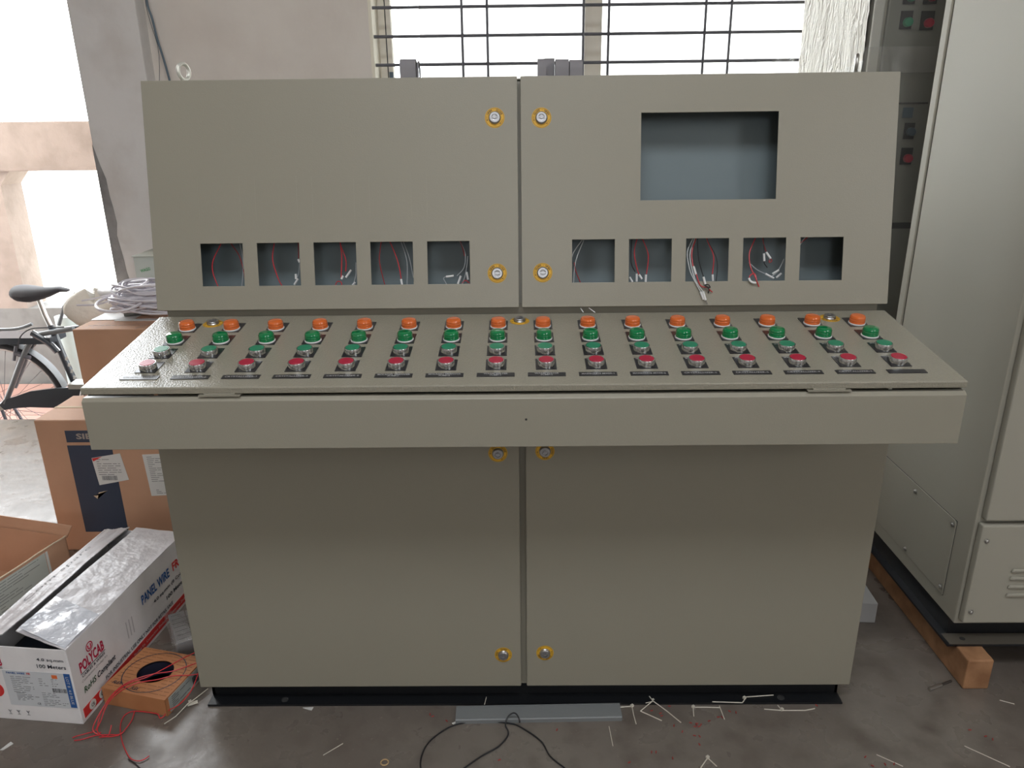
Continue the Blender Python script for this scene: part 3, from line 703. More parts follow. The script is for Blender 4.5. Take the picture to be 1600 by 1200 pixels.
# third carton at the pillar
t3 = thing('cardboard_box', 'brown carton under the coil of white cable beside the pillar', 'box', (-1.47, 1.26, 0))
MB().box((0, 0, 0), (.62, .25, .735)).build('carton_body', card, t3, bevel=.004)
MB().box((0, .0, .7352), (.60, .11, .738), M=None).build('carton_flap', card, t3)
# small white carton with green lettering
wg = thing('small_carton', 'small white carton with green lettering on top of the cable stack by the pillar', 'box', (-1.46, 1.345, .738))
MB().box((0, 0, 0), (.33, .20, .16)).build('carton_body', mat('pale_green_white_board', (.52, .55, .50), .6), wg, bevel=.002)
MB().box((-.004, -.004, .160), (.334, .204, .163)).build('carton_lid', mat('ribbed_lid_board', (.50, .52, .46), .6, bump=(50, .5, .004)), wg)
for x, z, s_ in ((.022, .100, .040), (.085, .135, .03), (.095, .070, .04), (.16, .105, .04), (.035, .03, .035)):
    text('WAGO', T(x, -.0006, z) @ RY(-.25) @ FM, print_green, wg, width=s_, height=.012, bold=.03)
# coil of white cable
cc = thing('cable_coil', 'loose coil of many turns of white cable lying on the brown cartons', 'cable')
rnd = random.Random(11)
for k in range(26):
    cx, cy, cz = -1.29+rnd.uniform(-.015, .02), 1.17+rnd.uniform(-.015, .015), .745+.0036*k
    a, b_ = .180+rnd.uniform(-.03, .012)-.001*k, .075+rnd.uniform(-.02, .012)
    th = rnd.uniform(-.06, .10); tz = rnd.uniform(-.012, .02)
    pts = []
    for j in range(20):
        g = 2*math.pi*j/20
        x, y = a*math.cos(g), b_*math.sin(g)
        pts.append((cx+x*math.cos(th)-y*math.sin(th), cy+x*math.sin(th)+y*math.cos(th), max(.7395, cz+tz*math.cos(g)+.012*math.sin(2*g+k))))
    MB().tube(pts, .0042, 6, closed=True, smooth=2).build('cable_turn', white_c, cc, smooth=True)
MB().tube([ay(247,445,1.17), ay(225,470,1.10), ay(205,482,1.06), ay(180,487,1.04), ay(158,485,1.04), ay(150,478,1.08), ay(156,470,1.13), ay(175,462,1.18)], .005, 8, smooth=5).build('loose_turn', white_c, cc, smooth=True)
MB().tube([ay(185,457,1.12), ay(205,452,1.12), ay(222,446,1.12), ay(231,439,1.13), ay(224,438,1.16), ay(200,442,1.2)], .005, 8, smooth=5).build('loose_turn', white_c, cc, smooth=True)
MB().tube([ay(120,477,1.16), ay(150,476,1.16), ay(172,470,1.16), ay(190,464,1.16)], .0035, 6, smooth=4).build('cable_end', white_c, cc, smooth=True)
MB().tube([ay(128,470,1.2), ay(150,466,1.2), ay(172,460,1.2), ay(190,455,1.2)], .003, 6, smooth=4).build('cable_end', white_c, cc, smooth=True)
# white and dark tapered sleeves lying beside the coil
o = MB().tube([(-1.60,1.33,.772), (-1.57,1.31,.762), (-1.52,1.295,.762), (-1.46,1.285,.762), (-1.40,1.28,.760)], [.012, .022, .024, .022, .012], 10, smooth=0).build('plastic_pouch', white_pl, smooth=True)
tag(o, 'white curved plastic sleeve lying left of the white cable coil', 'sleeve')
o = MB().tube([(-1.49,1.455,.80), (-1.495,1.43,.785), (-1.497,1.40,.77), (-1.499,1.37,.757), (-1.50,1.35,.755)], [.012, .020, .018, .020, .012], 10).build('dark_sleeve', mat('slate_plastic', (.13, .14, .16), .5), smooth=True)
tag(o, 'dark grey curved sleeve lying behind the white one on the cartons', 'sleeve')
# small metal connector
cn = thing('metal_connector', 'small dark metal bracket lying on the tall brown carton top', 'bracket', fl(212, 492, .712))
MB().box((-.038, -.010, 0), (.012, .008, .014), M=RZ(.3)).build('bracket_body', mat('dark_zinc', (.20, .20, .18), .4, .7), cn, bevel=.002)
MB().box((-.006, -.010, .0), (.040, .022, .010), M=RZ(.3)).build('bracket_foot', mat('grey_zinc', (.12, .12, .13), .5, .5), cn, bevel=.002)
MB().box((-.02, -.006, .014), (.0, .006, .020), M=RZ(.3)).build('bracket_clip', steel, cn)
# pale sack lying on a hidden carton behind
t4 = thing('cardboard_box', 'brown carton mostly hidden behind the tall plain carton, carrying the pale sack', 'box', (-1.745, 1.36, 0))
MB().box((0, 0, 0), (.27, .15, .600)).build('carton_body', card, t4, bevel=.004)
sk = MB(); vs = []; n1_, n2_ = 24, 14; rnd = random.Random(2)
for j in range(n2_+1):
    for i in range(n1_):
        a = 2*math.pi*i/n1_; z = j/n2_; r = (max(0, math.sin(math.pi*min(1, z*.94+.05)))**.5)*(1+.10*math.sin(3*a+5*z)+rnd.uniform(-.03, .03))
        vs.append((.105*r*math.cos(a), .075*r*math.sin(a), .135*z*(1+.2*math.sin(2*a))))
fs = [(j*n1_+i, j*n1_+(i+1) % n1_, (j+1)*n1_+(i+1) % n1_, (j+1)*n1_+i) for j in range(n2_) for i in range(n1_)]+[tuple(range(n1_))[::-1], tuple(n2_*n1_+i for i in range(n1_))]
sk.add(vs, fs); o = sk.build('cloth_sack', mat('pale_sackcloth', (.88, .84, .76), .9, bump=(30, .4, .01)), smooth=True); o.location = (-1.70, 1.435, .601)
tag(o, 'pale cream cloth sack slumped on the hidden carton behind the tall carton', 'sack')

# opened white wire box
ang = -math.atan2(.1, .995)
pbx = thing('white_box', 'long white printed carton with opened lid flaps and a red stripe', 'box', (-1.0705, -.0586, 0), ang)
BW, BL, BH = .250, .54, .2165          # extends to -x, +y
mb = MB()
mb.box((-.003, 0, 0), (0, BL, BH)); mb.box((-BW, 0, 0), (-BW+.003, BL, BH)); mb.box((-BW+.003, 0, 0), (-.003, .003, BH)); mb.box((-BW+.003, BL-.003, 0), (-.003, BL, BH)); mb.box((-BW+.003, .003, 0), (-.003, BL-.003, .003))
mb.build('box_body', card_w, pbx, bevel=.0015)
MB().box((-BW+.006, .006, .004), (-.006, BL-.006, .12)).build('inner_block', mat('dark_inner_block', (.02, .025, .04), .3), pbx)  # dark block filling the lower part of the box
def sheet(name, corners, m_, parent, nu=14, nv=14, amp=.002, seed=1, th=.0025):
    """bent board between four corners with a real thickness"""
    c0, c1, c2, c3 = [Vector(c) for c in corners]; rnd = random.Random(seed); n = (c1-c0).cross(c3-c0).normalized(); V = [[], []]
    for j in range(nv+1):
        for i in range(nu+1):
            a, b_ = i/nu, j/nv; p = (c0*(1-a)+c1*a)*(1-b_)+(c3*(1-a)+c2*a)*b_
            h = amp*(math.sin(7*a+2*b_+seed)+.6*math.sin(13*b_+4*a)+rnd.uniform(-.4, .4))
            V[0].append(p+n*h); V[1].append(p+n*(h-th))
    m_b = MB(); W_ = nu+1; K = W_*(nv+1); fs = []
    for j in range(nv):
        for i in range(nu):
            q = (j*W_+i, j*W_+i+1, (j+1)*W_+i+1, (j+1)*W_+i); fs.append(q); fs.append(tuple(K+t for t in q[::-1]))
    for i in range(nu): fs += [(i, i+1, K+i+1, K+i), (nv*W_+i, nv*W_+i+1, K+nv*W_+i+1, K+nv*W_+i)]
    for j in range(nv): fs += [(j*W_, (j+1)*W_, K+(j+1)*W_, K+j*W_), (j*W_+nu, (j+1)*W_+nu, K+(j+1)*W_+nu, K+j*W_+nu)]
    m_b.add(V[0]+V[1], fs); return m_b.build(name, m_, parent, smooth=True)
rf = sheet('lid_flap', [(0, .0, BH+.001), (0, BL, BH+.001), (-.146, BL+.0, BH+.012), (-.131, .018, BH+.034)], card_wt, pbx, 20, 10, .0012, 3)
tape = mat('shiny_tape', (.60, .62, .68), .12, coat=1, bump=(70, .7, .003))
sheet('packing_tape', [(-.004, .004, BH+.0035), (-.004, .135, BH+.0035), (-.127, .155, BH+.0335), (-.127, .024, BH+.0365)], tape, rf, 16, 10, .0012, 5, .0004)
lf = sheet('lid_flap', [(-BW, BL, BH), (-BW, 0, BH), (-.152, 0, BH+.036), (-.168, BL, BH+.012)], card_wt, pbx, 10, 20, .002, 4)
# hand lettering on the left flap
fd = Vector((.145, .27, .045))
nf = (Vector((-BW, 0, BH))-Vector((-BW, BL, BH))).cross(Vector((-.160, .27, BH+.024))-Vector((-BW, BL, BH))).normalized()
if nf.z < 0: nf = -nf
ex = Vector((.03, 1, -.02)); ex = (ex-nf*ex.dot(nf)).normalized(); ey = nf.cross(ex)
Mt = Matrix.Identity(4)
for i in range(3): Mt[i][0] = ex[i]; Mt[i][1] = ey[i]; Mt[i][2] = nf[i]
Mt.translation = Vector((-.190, .14, BH+.024))+nf*.004
text('Com spare', Mt, print_g, lf, width=.26, height=.026, shear=.3)
# right side print (local x=0 face, normal +x): text runs along +y
RM = Matrix(((0, 0, 1, 0), (1, 0, 0, 0), (0, 1, 0, 0), (0, 0, 0, 1)))
def side(body, y, z, w_, h_, m_, bold=0, shear=0): return text(body, T(.0006, y, z) @ RM, m_, pbx, width=w_, height=h_, bold=bold, shear=shear)
lg = MB()
n = 32; vs = []
for r in (.0100, .0128):
    for k in range(n): a = 2*math.pi*k/n; vs.append((.0008, .074+r*math.cos(a), .171+r*math.sin(a)))
lg.add(vs, [(k, (k+1) % n, n+(k+1) % n, n+k) for k in range(n)])
lg.tube([(.0008, .069, .176), (.0008, .069, .168), (.0008, .072, .165), (.0008, .076, .165), (.0008, .079, .168), (.0008, .079, .176)], .0014, 6).build('round_emblem', print_mag, pbx)
side('POLYCAB', .028, .126, .094, .030, print_mag, .035)
MB().box((0, .028, .1225), (.0008, .124, .1237)).build('rule_line', print_b, pbx)
side('CABLES & WIRES', .030, .1125, .090, .0075, print_b, .02)
side('Connection Zindagi Ka', .026, .099, .100, .008, print_g, 0, .2)
side('RoHS', .026, .070, .048, .017, mat('dark_green_print', (.03, .09, .04), .6), .02, .2)
side('Compliant', .079, .066, .075, .021, print_b, .03, .2)
side('FOR INDUSTRIAL USE ONLY NOT FOR RETAIL SALE', .105, .044, .325, .011, print_b, .02)
side('PANEL WIRE', .296, .132, .142, .029, print_blue, .03)
side('FR', .457, .136, .036, .027, print_red, .03)
side('4.0 sq.mm (8 Coils)', .345, .100, .165, .013, print_b, .02)
side('100 Meters', .405, .073, .105, .013, print_b, .02)
rs = MB().box((0, .010, .010), (.0007, BL-.004, .037)).build('red_stripe', print_red, pbx)
for y in (.043, .082):
    MB().lathe([(.0125, 0), (.0125, .0006)], 24, M=T(.0007, y, .0235) @ RM).build('round_mark', paper, rs)
    text('CE', T(.0014, y, .0235) @ RM, print_b, rs, width=.012, height=.009, bold=.02, align='CENTER')
text('Connection Zindagi Ka  Connection Zindagi Ka  Connection Zindagi Ka', T(.0010, .16, .017) @ RM, paper, rs, width=.36, height=.010)
side('|||', .215, .085, .03, .05, mat('faint_print', (.5, .48, .5), .5), 0)
# front print (local y=0 face, normal -y): x from 0 to -BW
def front(body, x, z, w_, h_, m_, bold=0, align='LEFT'): return text(body, T(x, -.0006, z) @ FM, m_, pbx, width=w_, height=h_, bold=bold, align=align)
front('4.0 sq.mm', -.080, .1795, .068, .011, print_b, .012); front('100 Meters', -.083, .1615, .074, .011, print_b, .012)
front('POLYCAB', -.246, .160, .074, .024, print_mag, .035); front('CABLES & WIRES', -.244, .152, .070, .006, print_b, .01)
lb = MB().box((-.178, -.0006, .046), (-.004, 0, .149)).build('data_label', mat('bluish_label_paper', (.58, .60, .63), .5), pbx)
MB().box((-.0205, -.0009, .050), (-.0045, -.0006, .149)).build('blue_strip', print_blue, lb)
text('LOT 8  4.0 BLUE', T(-.0125, -.0010, .100) @ FM @ RZ(-math.pi/2), paper, lb, width=.08, height=.007, align='CENTER')
text('PANEL WIRE', T(-.168, -.0008, .139) @ FM, print_blue, lb, width=.048, height=.006, bold=.02); text('FR', T(-.115, -.0008, .139) @ FM, print_red, lb, width=.010, height=.006, bold=.02)
mb = MB(); LM = T(0, -.0008, 0) @ FM
lines(mb, -.160, -.105, .086, .131, 9, 21, .0011, 0, LM); lines(mb, -.088, -.065, .110, .129, 4, 22, .0011, 0, LM); lines(mb, -.056, -.040, .110, .129, 4, 23, .0011, 0, LM)
lines(mb, -.155, -.092, .074, .083, 3, 24, .0011, 0, LM); lines(mb, -.088, -.045, .052, .088, 8, 25, .0010, 0, LM); lines(mb, -.155, -.115, .062, .070, 3, 27, .001, 0, LM)
bars(mb, -.058, -.022, .092, .104, 26, LM); lines(mb, -.040, -.024, .054, .060, 2, 28, .001, 0, LM)
mb.build('label_print', print_g, lb)
MB().box((-.052, -.0010, .133), (-.038, -.0007, .143)).build('orange_mark', mat('orange_print', (.75, .16, .04), .5), lb)
text('CE', T(-.106, -.0008, .052) @ FM, print_b, lb, width=.009, height=.006, bold=.01)
MB().lathe([(.021, 0), (.021, .0007)], 28, M=T(-.208, 0, .088) @ FM).build('red_disc', print_red, pbx)
mb = MB(); LM2 = T(0, -.0006, 0) @ FM
for x in (-.185, -.163, -.138):
    mb.tube([(x-.004, .030, .0003), (x, .024, .0003), (x+.004, .030, .0003)], .0007, 4, M=LM2); mb.box((x-.0005, .018, 0), (x+.0005, .030, .0003), 0, LM2); mb.box((x-.004, .017, 0), (x+.004, .018, .0003), 0, LM2)
mb.build('handling_marks', print_g, pbx)

# open brown carton at the left edge
ob = thing('open_carton', 'open brown cardboard carton with a torn label, partly outside the left edge', 'box', (-1.4175, .545, 0), ang*2.4)
mb = MB(); mb.box((-.003, -.50, 0), (0, 0, .17)); mb.box((-.62, -.003, 0), (0, 0, .17)); mb.box((-.62, -.50, 0), (-.617, 0, .17)); mb.box((-.62, -.50, 0), (0, -.497, .12)); mb.box((-.62, -.5, 0), (0, 0, .004))
mb.build('carton_body', card, ob)
sheet('carton_flap', [(-.62, .002, .160), (.0, .002, .160), (.022, .008, .202), (-.62, .012, .210)], card, ob, 14, 6, .0015, 2, .003)
mb = MB(); rnd = random.Random(4); pts = [(0.0005, -.47+.0235*k, .170+rnd.uniform(-.0012, .0012)) for k in range(21)]
mb.tube(pts, .0024, 5).build('torn_edge', card_edge, ob)
lb = MB().box((0, -.46, .062), (.0012, -.085, .160)).build('stuck_label', mat('greenish_label_paper', (.50, .53, .49), .5), ob)
mb = MB(); RM2 = T(.0013, 0, 0) @ RM; lines(mb, -.45, -.29, .072, .152, 11, 31, .0016, 0, RM2); lines(mb, -.27, -.11, .100, .152, 7, 33, .0016, 0, RM2); lines(mb, -.26, -.15, .07, .09, 3, 34, .0016, 0, RM2)
mb.build('label_print', print_g, lb)
MB().box((.0, -.082, .03), (.002, -.075, .16)).build('tape_edge', paper, ob)

# square brown coil box with round hole
CX, CY, CA = -.945, .066, -.245
cbx = thing('coil_box', 'flat square orange-brown carton with a round hole in its lid and red wires over it', 'box', (CX, CY, 0), CA)
hw, hd, hh = .092, .080, .050
hole = [(.046*math.cos(2*math.pi*k/32), .004+.042*math.sin(2*math.pi*k/32)) for k in range(32)]
sq = []
for k in range(32):
    a = 2*math.pi*k/32; c_, s_ = math.cos(a), math.sin(a); q = min(hw/abs(c_) if abs(c_) > 1e-6 else 9, hd/abs(s_) if abs(s_) > 1e-6 else 9); sq.append((q*c_, q*s_))
ca = math.atan2(hd, hw)
for cnr in ((hw, hd), (-hw, hd), (-hw, -hd), (hw, -hd)):
    k = min(range(32), key=lambda i: (sq[i][0]-cnr[0])**2+(sq[i][1]-cnr[1])**2); sq[k] = cnr
vs = [(x, y, hh) for x, y in hole]+[(x, y, hh) for x, y in sq]+[(x, y, hh-.002) for x, y in hole]+[(x, y, hh-.002) for x, y in sq]
fs = []
for k in range(32):
    j = (k+1) % 32; fs += [(k, j, 32+j, 32+k), (64+k, 96+k, 96+j, 64+j), (k, 64+k, 64+j, j), (32+k, 32+j, 96+j, 96+k)]
lid_ = MB().add(vs, fs).build('box_lid', card2, cbx)
mb = MB(); mb.box((-hw, -hd, 0), (hw, -hd+.002, hh-.002)); mb.box((-hw, hd-.002, 0), (hw, hd, hh-.002)); mb.box((-hw, -hd, 0), (-hw+.002, hd, hh-.002)); mb.box((hw-.002, -hd, 0), (hw, hd, hh-.002)); mb.box((-hw, -hd, 0), (hw, hd, .002)); mb.build('box_body', card2, cbx, bevel=.001)
MB().lathe([(.080, .003), (.080, .040), (.050, .040), (.050, .003)], 32).build('wire_coil', mat('dark_wire_coil', (.02, .02, .04), .5), cbx, smooth=True)
n = 48; vs = []
for r in (.074, .0765):
    for k in range(n): a = 2*math.pi*k/n; vs.append((r*math.cos(a)*1.04, r*math.sin(a)*.97, hh+.0005))
MB().add(vs, [(k, (k+1) % n, n+(k+1) % n, n+k) for k in range(n)]).build('printed_ring', print_b, lid_)
mb = MB(); rnd = random.Random(8)
for j in range(13):
    y = .074-.0118*j; x = -.085
    while x < .085:
        e = min(x+rnd.uniform(.012, .03), .086); xm = (x+e)/2
        if (xm/.049)**2+((y-.004)/.045)**2 > 1.1: mb.box((x, y, hh+.0001), (e, y+.0012, hh+.0004))
        x = e+.004
mb.build('lid_print', mat('brown_print', (.22, .09, .04), .7), lid_)
text('FLEX', T(-.078, -.060, hh+.0006), print_b, lid_, width=.028, height=.010, bold=.03, shear=.2)
text('FLEX', T(-.018, -.068, hh+.0006), print_b, lid_, width=.022, height=.010, bold=.03, shear=.2)
lb = MB().box((hw, -.068, .004), (hw+.0008, .075, .046)).build('side_label', mat('grey_label_paper', (.36, .38, .36), .5), cbx)
mb = MB(); RM3 = T(hw+.0010, 0, 0) @ RM; lines(mb, -.058, .01, .012, .040, 6, 41, .0012, 0, RM3); bars(mb, .022, .05, .010, .034, 42, RM3); mb.build('label_print', print_b, lb)
# plastic packet with white cards
pk = thing('wrapped_packet', 'clear plastic packet of white cards against the left foot of the console', 'packet', (-.900, .262, 0), .55)
for k in range(3):
    MB().box((-.075+.045*k, -.075, .004), (-.033+.045*k, .075, .064-.002*k)).build('white_card', mat('card_white_%d' % k, (.42, .41, .40), .6), pk, bevel=.001)
mb = wavy((-.085, -.085, .068), (.155, 0, 0), (0, .17, 0), 14, 14, .003, 15)
mb.v += wavy((-.085, -.085, .002), (.155, 0, 0), (0, 0, .066), 14, 8, .002, 16).v; o_ = 15*15
q = wavy((-.085, -.085, .002), (.155, 0, 0), (0, 0, .066), 14, 8, .002, 16); mb.f += [tuple(o_+i for i in f) for f in q.f]; mb.mi += [0]*len(q.f)
mb.build('plastic_wrap', film_s, pk, smooth=True)
lines(MB(), -.07, .06, -.06, .06, 7, 51, .0012, 0, T(0, 0, .0645)).build('packet_print', print_g, pk)

# red wires
def flat(pts, z): return [fl(u, v, zz) for (u, v), zz in zip(pts, z)]
rws = [
 ([(306,1019),(285,1029),(258,1044),(230,1058),(205,1066),(185,1078),(165,1100),(150,1125),(145,1140),(152,1147),(158,1144)], [.09,.056,.055,.053,.053,.053,.05,.03,.012,.004,.003], 'red wire leaving the round hole of the flat carton, first to drop at its corner'),
 ([(307,1036),(290,1042),(268,1049),(240,1053),(212,1061),(190,1072),(170,1092),(156,1118),(150,1140),(135,1146),(120,1150),(113,1153)], [.07,.056,.055,.054,.053,.053,.05,.03,.008,.003,.003,.003], 'red wire crossing the flat carton and ending in the bunch on the floor'),
 ([(310,1053),(296,1055),(270,1056),(245,1062),(215,1067),(188,1080),(168,1100),(158,1125),(152,1142),(165,1151),(186,1149)], [.06,.056,.055,.054,.053,.053,.05,.03,.008,.003,.003], 'red wire lying lowest over the hole of the flat carton'),
 ([(311,1047),(306,1063),(297,1082),(281,1100),(262,1111),(256,1119),(250,1122),(247,1116),(238,1114),(224,1112),(205,1112),(193,1120),(188,1135),(190,1155),(196,1172),(204,1185),(216,1189),(226,1186),(233,1181)], [.06,.055,.05,.035,.012,.006,.004,.010,.006,.004,.003,.003,.003,.003,.003,.003,.003,.003,.003], 'long red wire looping on the floor in front of the flat carton'),
 ([(210,1112),(206,1125),(197,1138),(188,1147),(172,1148),(150,1149),(130,1155),(116,1157)], [.006,.006,.006,.006,.004,.004,.003,.003], 'short red wire tail lying flat left of the red loop'),
 ([(174,1133),(172,1142),(168,1150),(155,1152)], [.02,.012,.004,.003], 'red wire stub sticking up from the bunch on the floor')]
for p_, z_, lb_ in rws:
    o = MB().tube(flat(p_, z_), .0013, 6, smooth=4).build('red_wire', red_w, smooth=True); tag(o, lb_, 'wire', 'red wires round the flat carton')

# ------------------------------------------------------------------ bicycle
BYp = 2.18; bx = lambda u, v, y=BYp: ay(u, v, y)
bk = thing('bicycle', 'black bicycle with rear carrier parked outside beyond the floor edge', 'bicycle', (-2.2, BYp, -.333))
OFF = Matrix.Translation((2.2, -BYp, .333))
def bpart(mb, name, m_, smooth=True, label=None, parent=None): return mb.build(name, m_, parent or bk, smooth=smooth, M=OFF if parent is None else None, label=label)
def circ(cx, cy, cz, r, n=48, a0=0, a1=360): return [(cx+r*math.cos(math.radians(a0+(a1-a0)*k/n)), cy, cz+r*math.sin(math.radians(a0+(a1-a0)*k/n))) for k in range(n+(0 if a1-a0 == 360 else 1))]
for wx in (-2.68, -1.60):
    rim = bpart(MB().tube(circ(wx, BYp, 0.002, .305), .012, 8, closed=True), 'wheel_rim', steel)
    bpart(MB().tube(circ(wx, BYp, .002, .318), .0175, 10, closed=True), 'tyre', rubber)
    bpart(MB().tube([(wx, BYp-.05, 0), (wx, BYp+.05, 0)], .02, 12), 'hub', steel)
    for k in range(28):
        a = 2*math.pi*k/28
        bpart(MB().tube([(wx+.02*math.cos(a+1.2*(-1)**k), BYp+.02*(-1)**k, .02*math.sin(a+1.2*(-1)**k)), (wx+.30*math.cos(a), BYp, .30*math.sin(a))], .0012, 4), 'spoke', iron)
    bpart(MB().band(circ(wx, BYp, .0, .345, 40, 15, 200), (0, .05, 0), .002), 'mudguard', bike_g)
bpart(MB().tube([bx(60,466), bx(70,492), bx(82,516)], .0125, 10), 'seat_post', steel)
bpart(MB().tube([bx(79,508), bx(100,560), bx(122,610), bx(130,634)], .017, 12), 'seat_tube', bike_p)
bpart(MB().tube([bx(83,517), bx(125,512), bx(200,500), bx(230,495)], .014, 12), 'top_tube', bike_p)
bpart(MB().tube([bx(130,636), bx(230,540)], .016, 12), 'down_tube', bike_p)
bpart(MB().tube([bx(130,636), bx(60,634), bx(8,632)], .010, 10), 'chain_stay', bike_p)
bpart(MB().tube([bx(228,480), bx(240,560), (-1.60, BYp, 0)], .013, 10), 'fork', bike_p)
bpart(MB().tube([(-1.80, BYp, .42), (-1.78, BYp, .60), (-1.75, BYp, .62)], .012, 10), 'stem', steel)
bpart(MB().tube([(-1.95, BYp-.27, .60), (-1.80, BYp-.24, .63), (-1.75, BYp-.10, .62), (-1.75, BYp+.10, .62), (-1.80, BYp+.24, .63), (-1.95, BYp+.27, .60)], .011, 10, smooth=3), 'handlebar', steel)
bpart(MB().tube([bx(115,513,2.13), bx(88,518,2.13), bx(62,523,2.13), bx(46,537,2.13), bx(33,565,2.13), bx(20,600,2.13), bx(8,630,2.13)], .013, 10, smooth=4), 'seat_stay', bike_g)
bpart(MB().tube([bx(66,524,2.22), bx(48,545,2.22), bx(38,570,2.22), bx(24,605,2.22)], .010, 10, smooth=4), 'seat_stay', bike_g)
# carrier
rk = bpart(MB().box((-2.98, BYp-.07, .340), (-2.33, BYp+.07, .372)), 'carrier', bike_p, False)
bpart(MB().tube([bx(-60,515,2.12), bx(0,515,2.12), bx(30,513,2.12), bx(50,506,2.12)], .008, 8, smooth=3), 'carrier_spring', bike_g)
bpart(MB().tube([bx(50,520,2.12), bx(75,535,2.12), bx(90,550,2.12)], .016, 8, smooth=3), 'carrier_brace', bike_p)
# saddle
sd = [(-2.495, .0), (-2.49, .02)]
vs = []; fs = []; n = 14; secs = [(-2.492, .030, .604, .615), (-2.485, .068, .560, .622), (-2.46, .084, .545, .624), (-2.42, .080, .540, .620), (-2.38, .058, .548, .615), (-2.33, .036, .562, .613), (-2.27, .026, .588, .615), (-2.235, .020, .588, .606), (-2.225, .008, .592, .600)]
for x, w_, z0, z1 in secs:
    for k in range(n):
        a = 2*math.pi*k/n; vs.append((x, BYp+w_*math.cos(a), (z0+z1)/2+(z1-z0)/2*math.sin(a)))
for j in range(len(secs)-1):
    for k in range(n): fs.append((j*n+k, j*n+(k+1) % n, (j+1)*n+(k+1) % n, (j+1)*n+k))
fs += [tuple(range(n))[::-1], tuple((len(secs)-1)*n+k for k in range(n))]
bpart(MB().add(vs, fs), 'saddle', rubber)
# chain case, cranks, kickstand, brake
ccp = [bx(u, v, BYp-.055) for u, v in ((8,624),(25,619),(48,611),(80,607),(124,604),(134,612),(132,626),(112,634),(60,635),(25,637),(8,640),(0,632))]
ccs = bpart(MB().prism([(q.x, q.z) for q in ccp], BYp-.062, BYp-.047, 'y'), 'chain_case', bike_p, False)
o = text('HERO', T(*bx(64, 619, BYp-.0632)) @ FM, mat('cream_print', (.6, .55, .35), .5), None, width=.045, height=.014, bold=.02); o.parent = bk; o.matrix_local = OFF @ o.matrix_local
o = text('DECENT', T(*bx(64, 628, BYp-.0632)) @ FM, mat('silver_print', (.4, .42, .42), .4), None, width=.13, height=.020, bold=.02); o.parent = bk; o.matrix_local = OFF @ o.matrix_local
bpart(MB().tube([(-2.26, BYp-.07, 0), (-2.20, BYp-.07, .14)], .01, 8).box((-2.24, BYp-.15, .13), (-2.14, BYp-.07, .155)), 'crank', steel)
bpart(MB().tube([(-2.68, BYp-.04, 0), (-2.60, BYp-.08, -.32)], .008, 8).tube([(-2.68, BYp+.04, 0), (-2.60, BYp+.08, -.32)], .008, 8), 'stand', iron)
bpart(MB().tube([bx(23,552,2.13), bx(35,556,2.13), bx(47,559,2.13)], .011, 8).tube([bx(22,563,2.13), bx(25,540,2.13)], .008, 8), 'brake', iron)
bpart(MB().tube([bx(28,545,2.1), bx(32,526,2.1), bx(48,514,2.1), bx(75,512,2.1), bx(100,511,2.1)], .003, 6, smooth=4), 'brake_cable', rubber)
bpart(MB().tube([bx(92,508,2.16), bx(100,480,2.16), bx(119,458,2.16)], .009, 8), 'raised_lever', bike_g)
for k in range(4):
    P = bx(104+4.2*k, 560+10*k, BYp-.019); MB().box((-.006, -.001, -.010), (.006, 0, .010), M=RY(.35)).build('frame_marking', paper, bk, M=OFF @ T(*P))

# ------------------------------------------------------------------ floor litter
def tie(paths, head, label, z=.0016, zs=None):
    mb = MB()
    for p_ in paths:
        P = [fl(u, v, z) for u, v in p_]
        P = [fl(u, v, .0078) if q.y > -.003 else q for (u, v), q in zip(p_, P)]
        for k in range(len(P)-1):
            d = (P[k+1]-P[k]); 
            if d.length < 1e-4: continue
            mb.tube([P[k], P[k+1]], .0013, 6)
    if head:
        h = fl(head[0], head[1], z); mb.box((-.0035, -.003, -.001), (.0035, .003, .0045), 0, T(*h) @ RZ(.6))
    o = mb.build('cable_tie', nylon); tag(o, label, 'cable tie', 'cable ties on the floor'); return o
tie([[(1020,1095),(1000.6,1111),(1034,1126)], [(1014.6,1088),(1020,1095),(1042,1111),(1064,1129)]], (1020,1095), 'white cable tie folded in a peaked shape right of the grey trunking strip')
tie([[(968,1105),(987.5,1103.5),(990,1117),(994,1131)]], (987.5,1103.5), 'bent white cable tie touching the right end of the grey trunking strip')
tie([[(1084,1119),(1083,1105),(1104,1105),(1125,1105.6)], [(1124,1103),(1132,1124)]], (1083,1105), 'white cable tie in a square bracket shape by the plinth')
tie([[(1113,1096.5),(1160,1098),(1166,1089),(1208.5,1086)]], (1163,1091), 'white cable tie lying on the black plinth flange', .008)
tie([[(1194,1108),(1221.6,1110),(1258,1110),(1273,1107)], [(1215,1102),(1222,1110)]], (1221.6,1109), 'straight white cable tie with a bright head in front of the plinth, rightmost there')
tie([[(1094.7,1200),(1105.6,1184),(1120,1197.5)]], (1105.6,1184), 'white cable tie bent in a V at the bottom edge')
tie([[(325,1076),(303,1093),(293,1100),(275,1119),(256.7,1131)]], (297,1097), 'cream cable tie with marker tag beside the flat carton')
tg = MB().box((-.012, -.006, 0), (.012, .006, .0012)).build('tie_tag', nylon); h = fl(301, 1099, .003); tg.location = h; tg.rotation_euler = (0, 0, .5); tag(tg, 'small cream marker tag on the tie beside the flat carton', 'tag')
def strip_(a, b_, label, z=.0012, w_=.0014, m_=nylon, z2=None):
    P = [fl(*a, z), fl(*b_, z if z2 is None else z2)]
    o = MB().tube(P, w_*.7, 6).build('nylon_strip', m_); return tag(o, label, 'strip', 'cut nylon strips on the floor')
strip_((951.6,1135), (957.7,1165.6), 'short upright-looking white strip below the end of the grey trunking')
strip_((1369.5,1179), (1411,1197.5), 'white strip on the floor at the bottom, left of the longest one')
strip_((1507,1165.6), (1578,1198), 'long white strip at the bottom right corner')
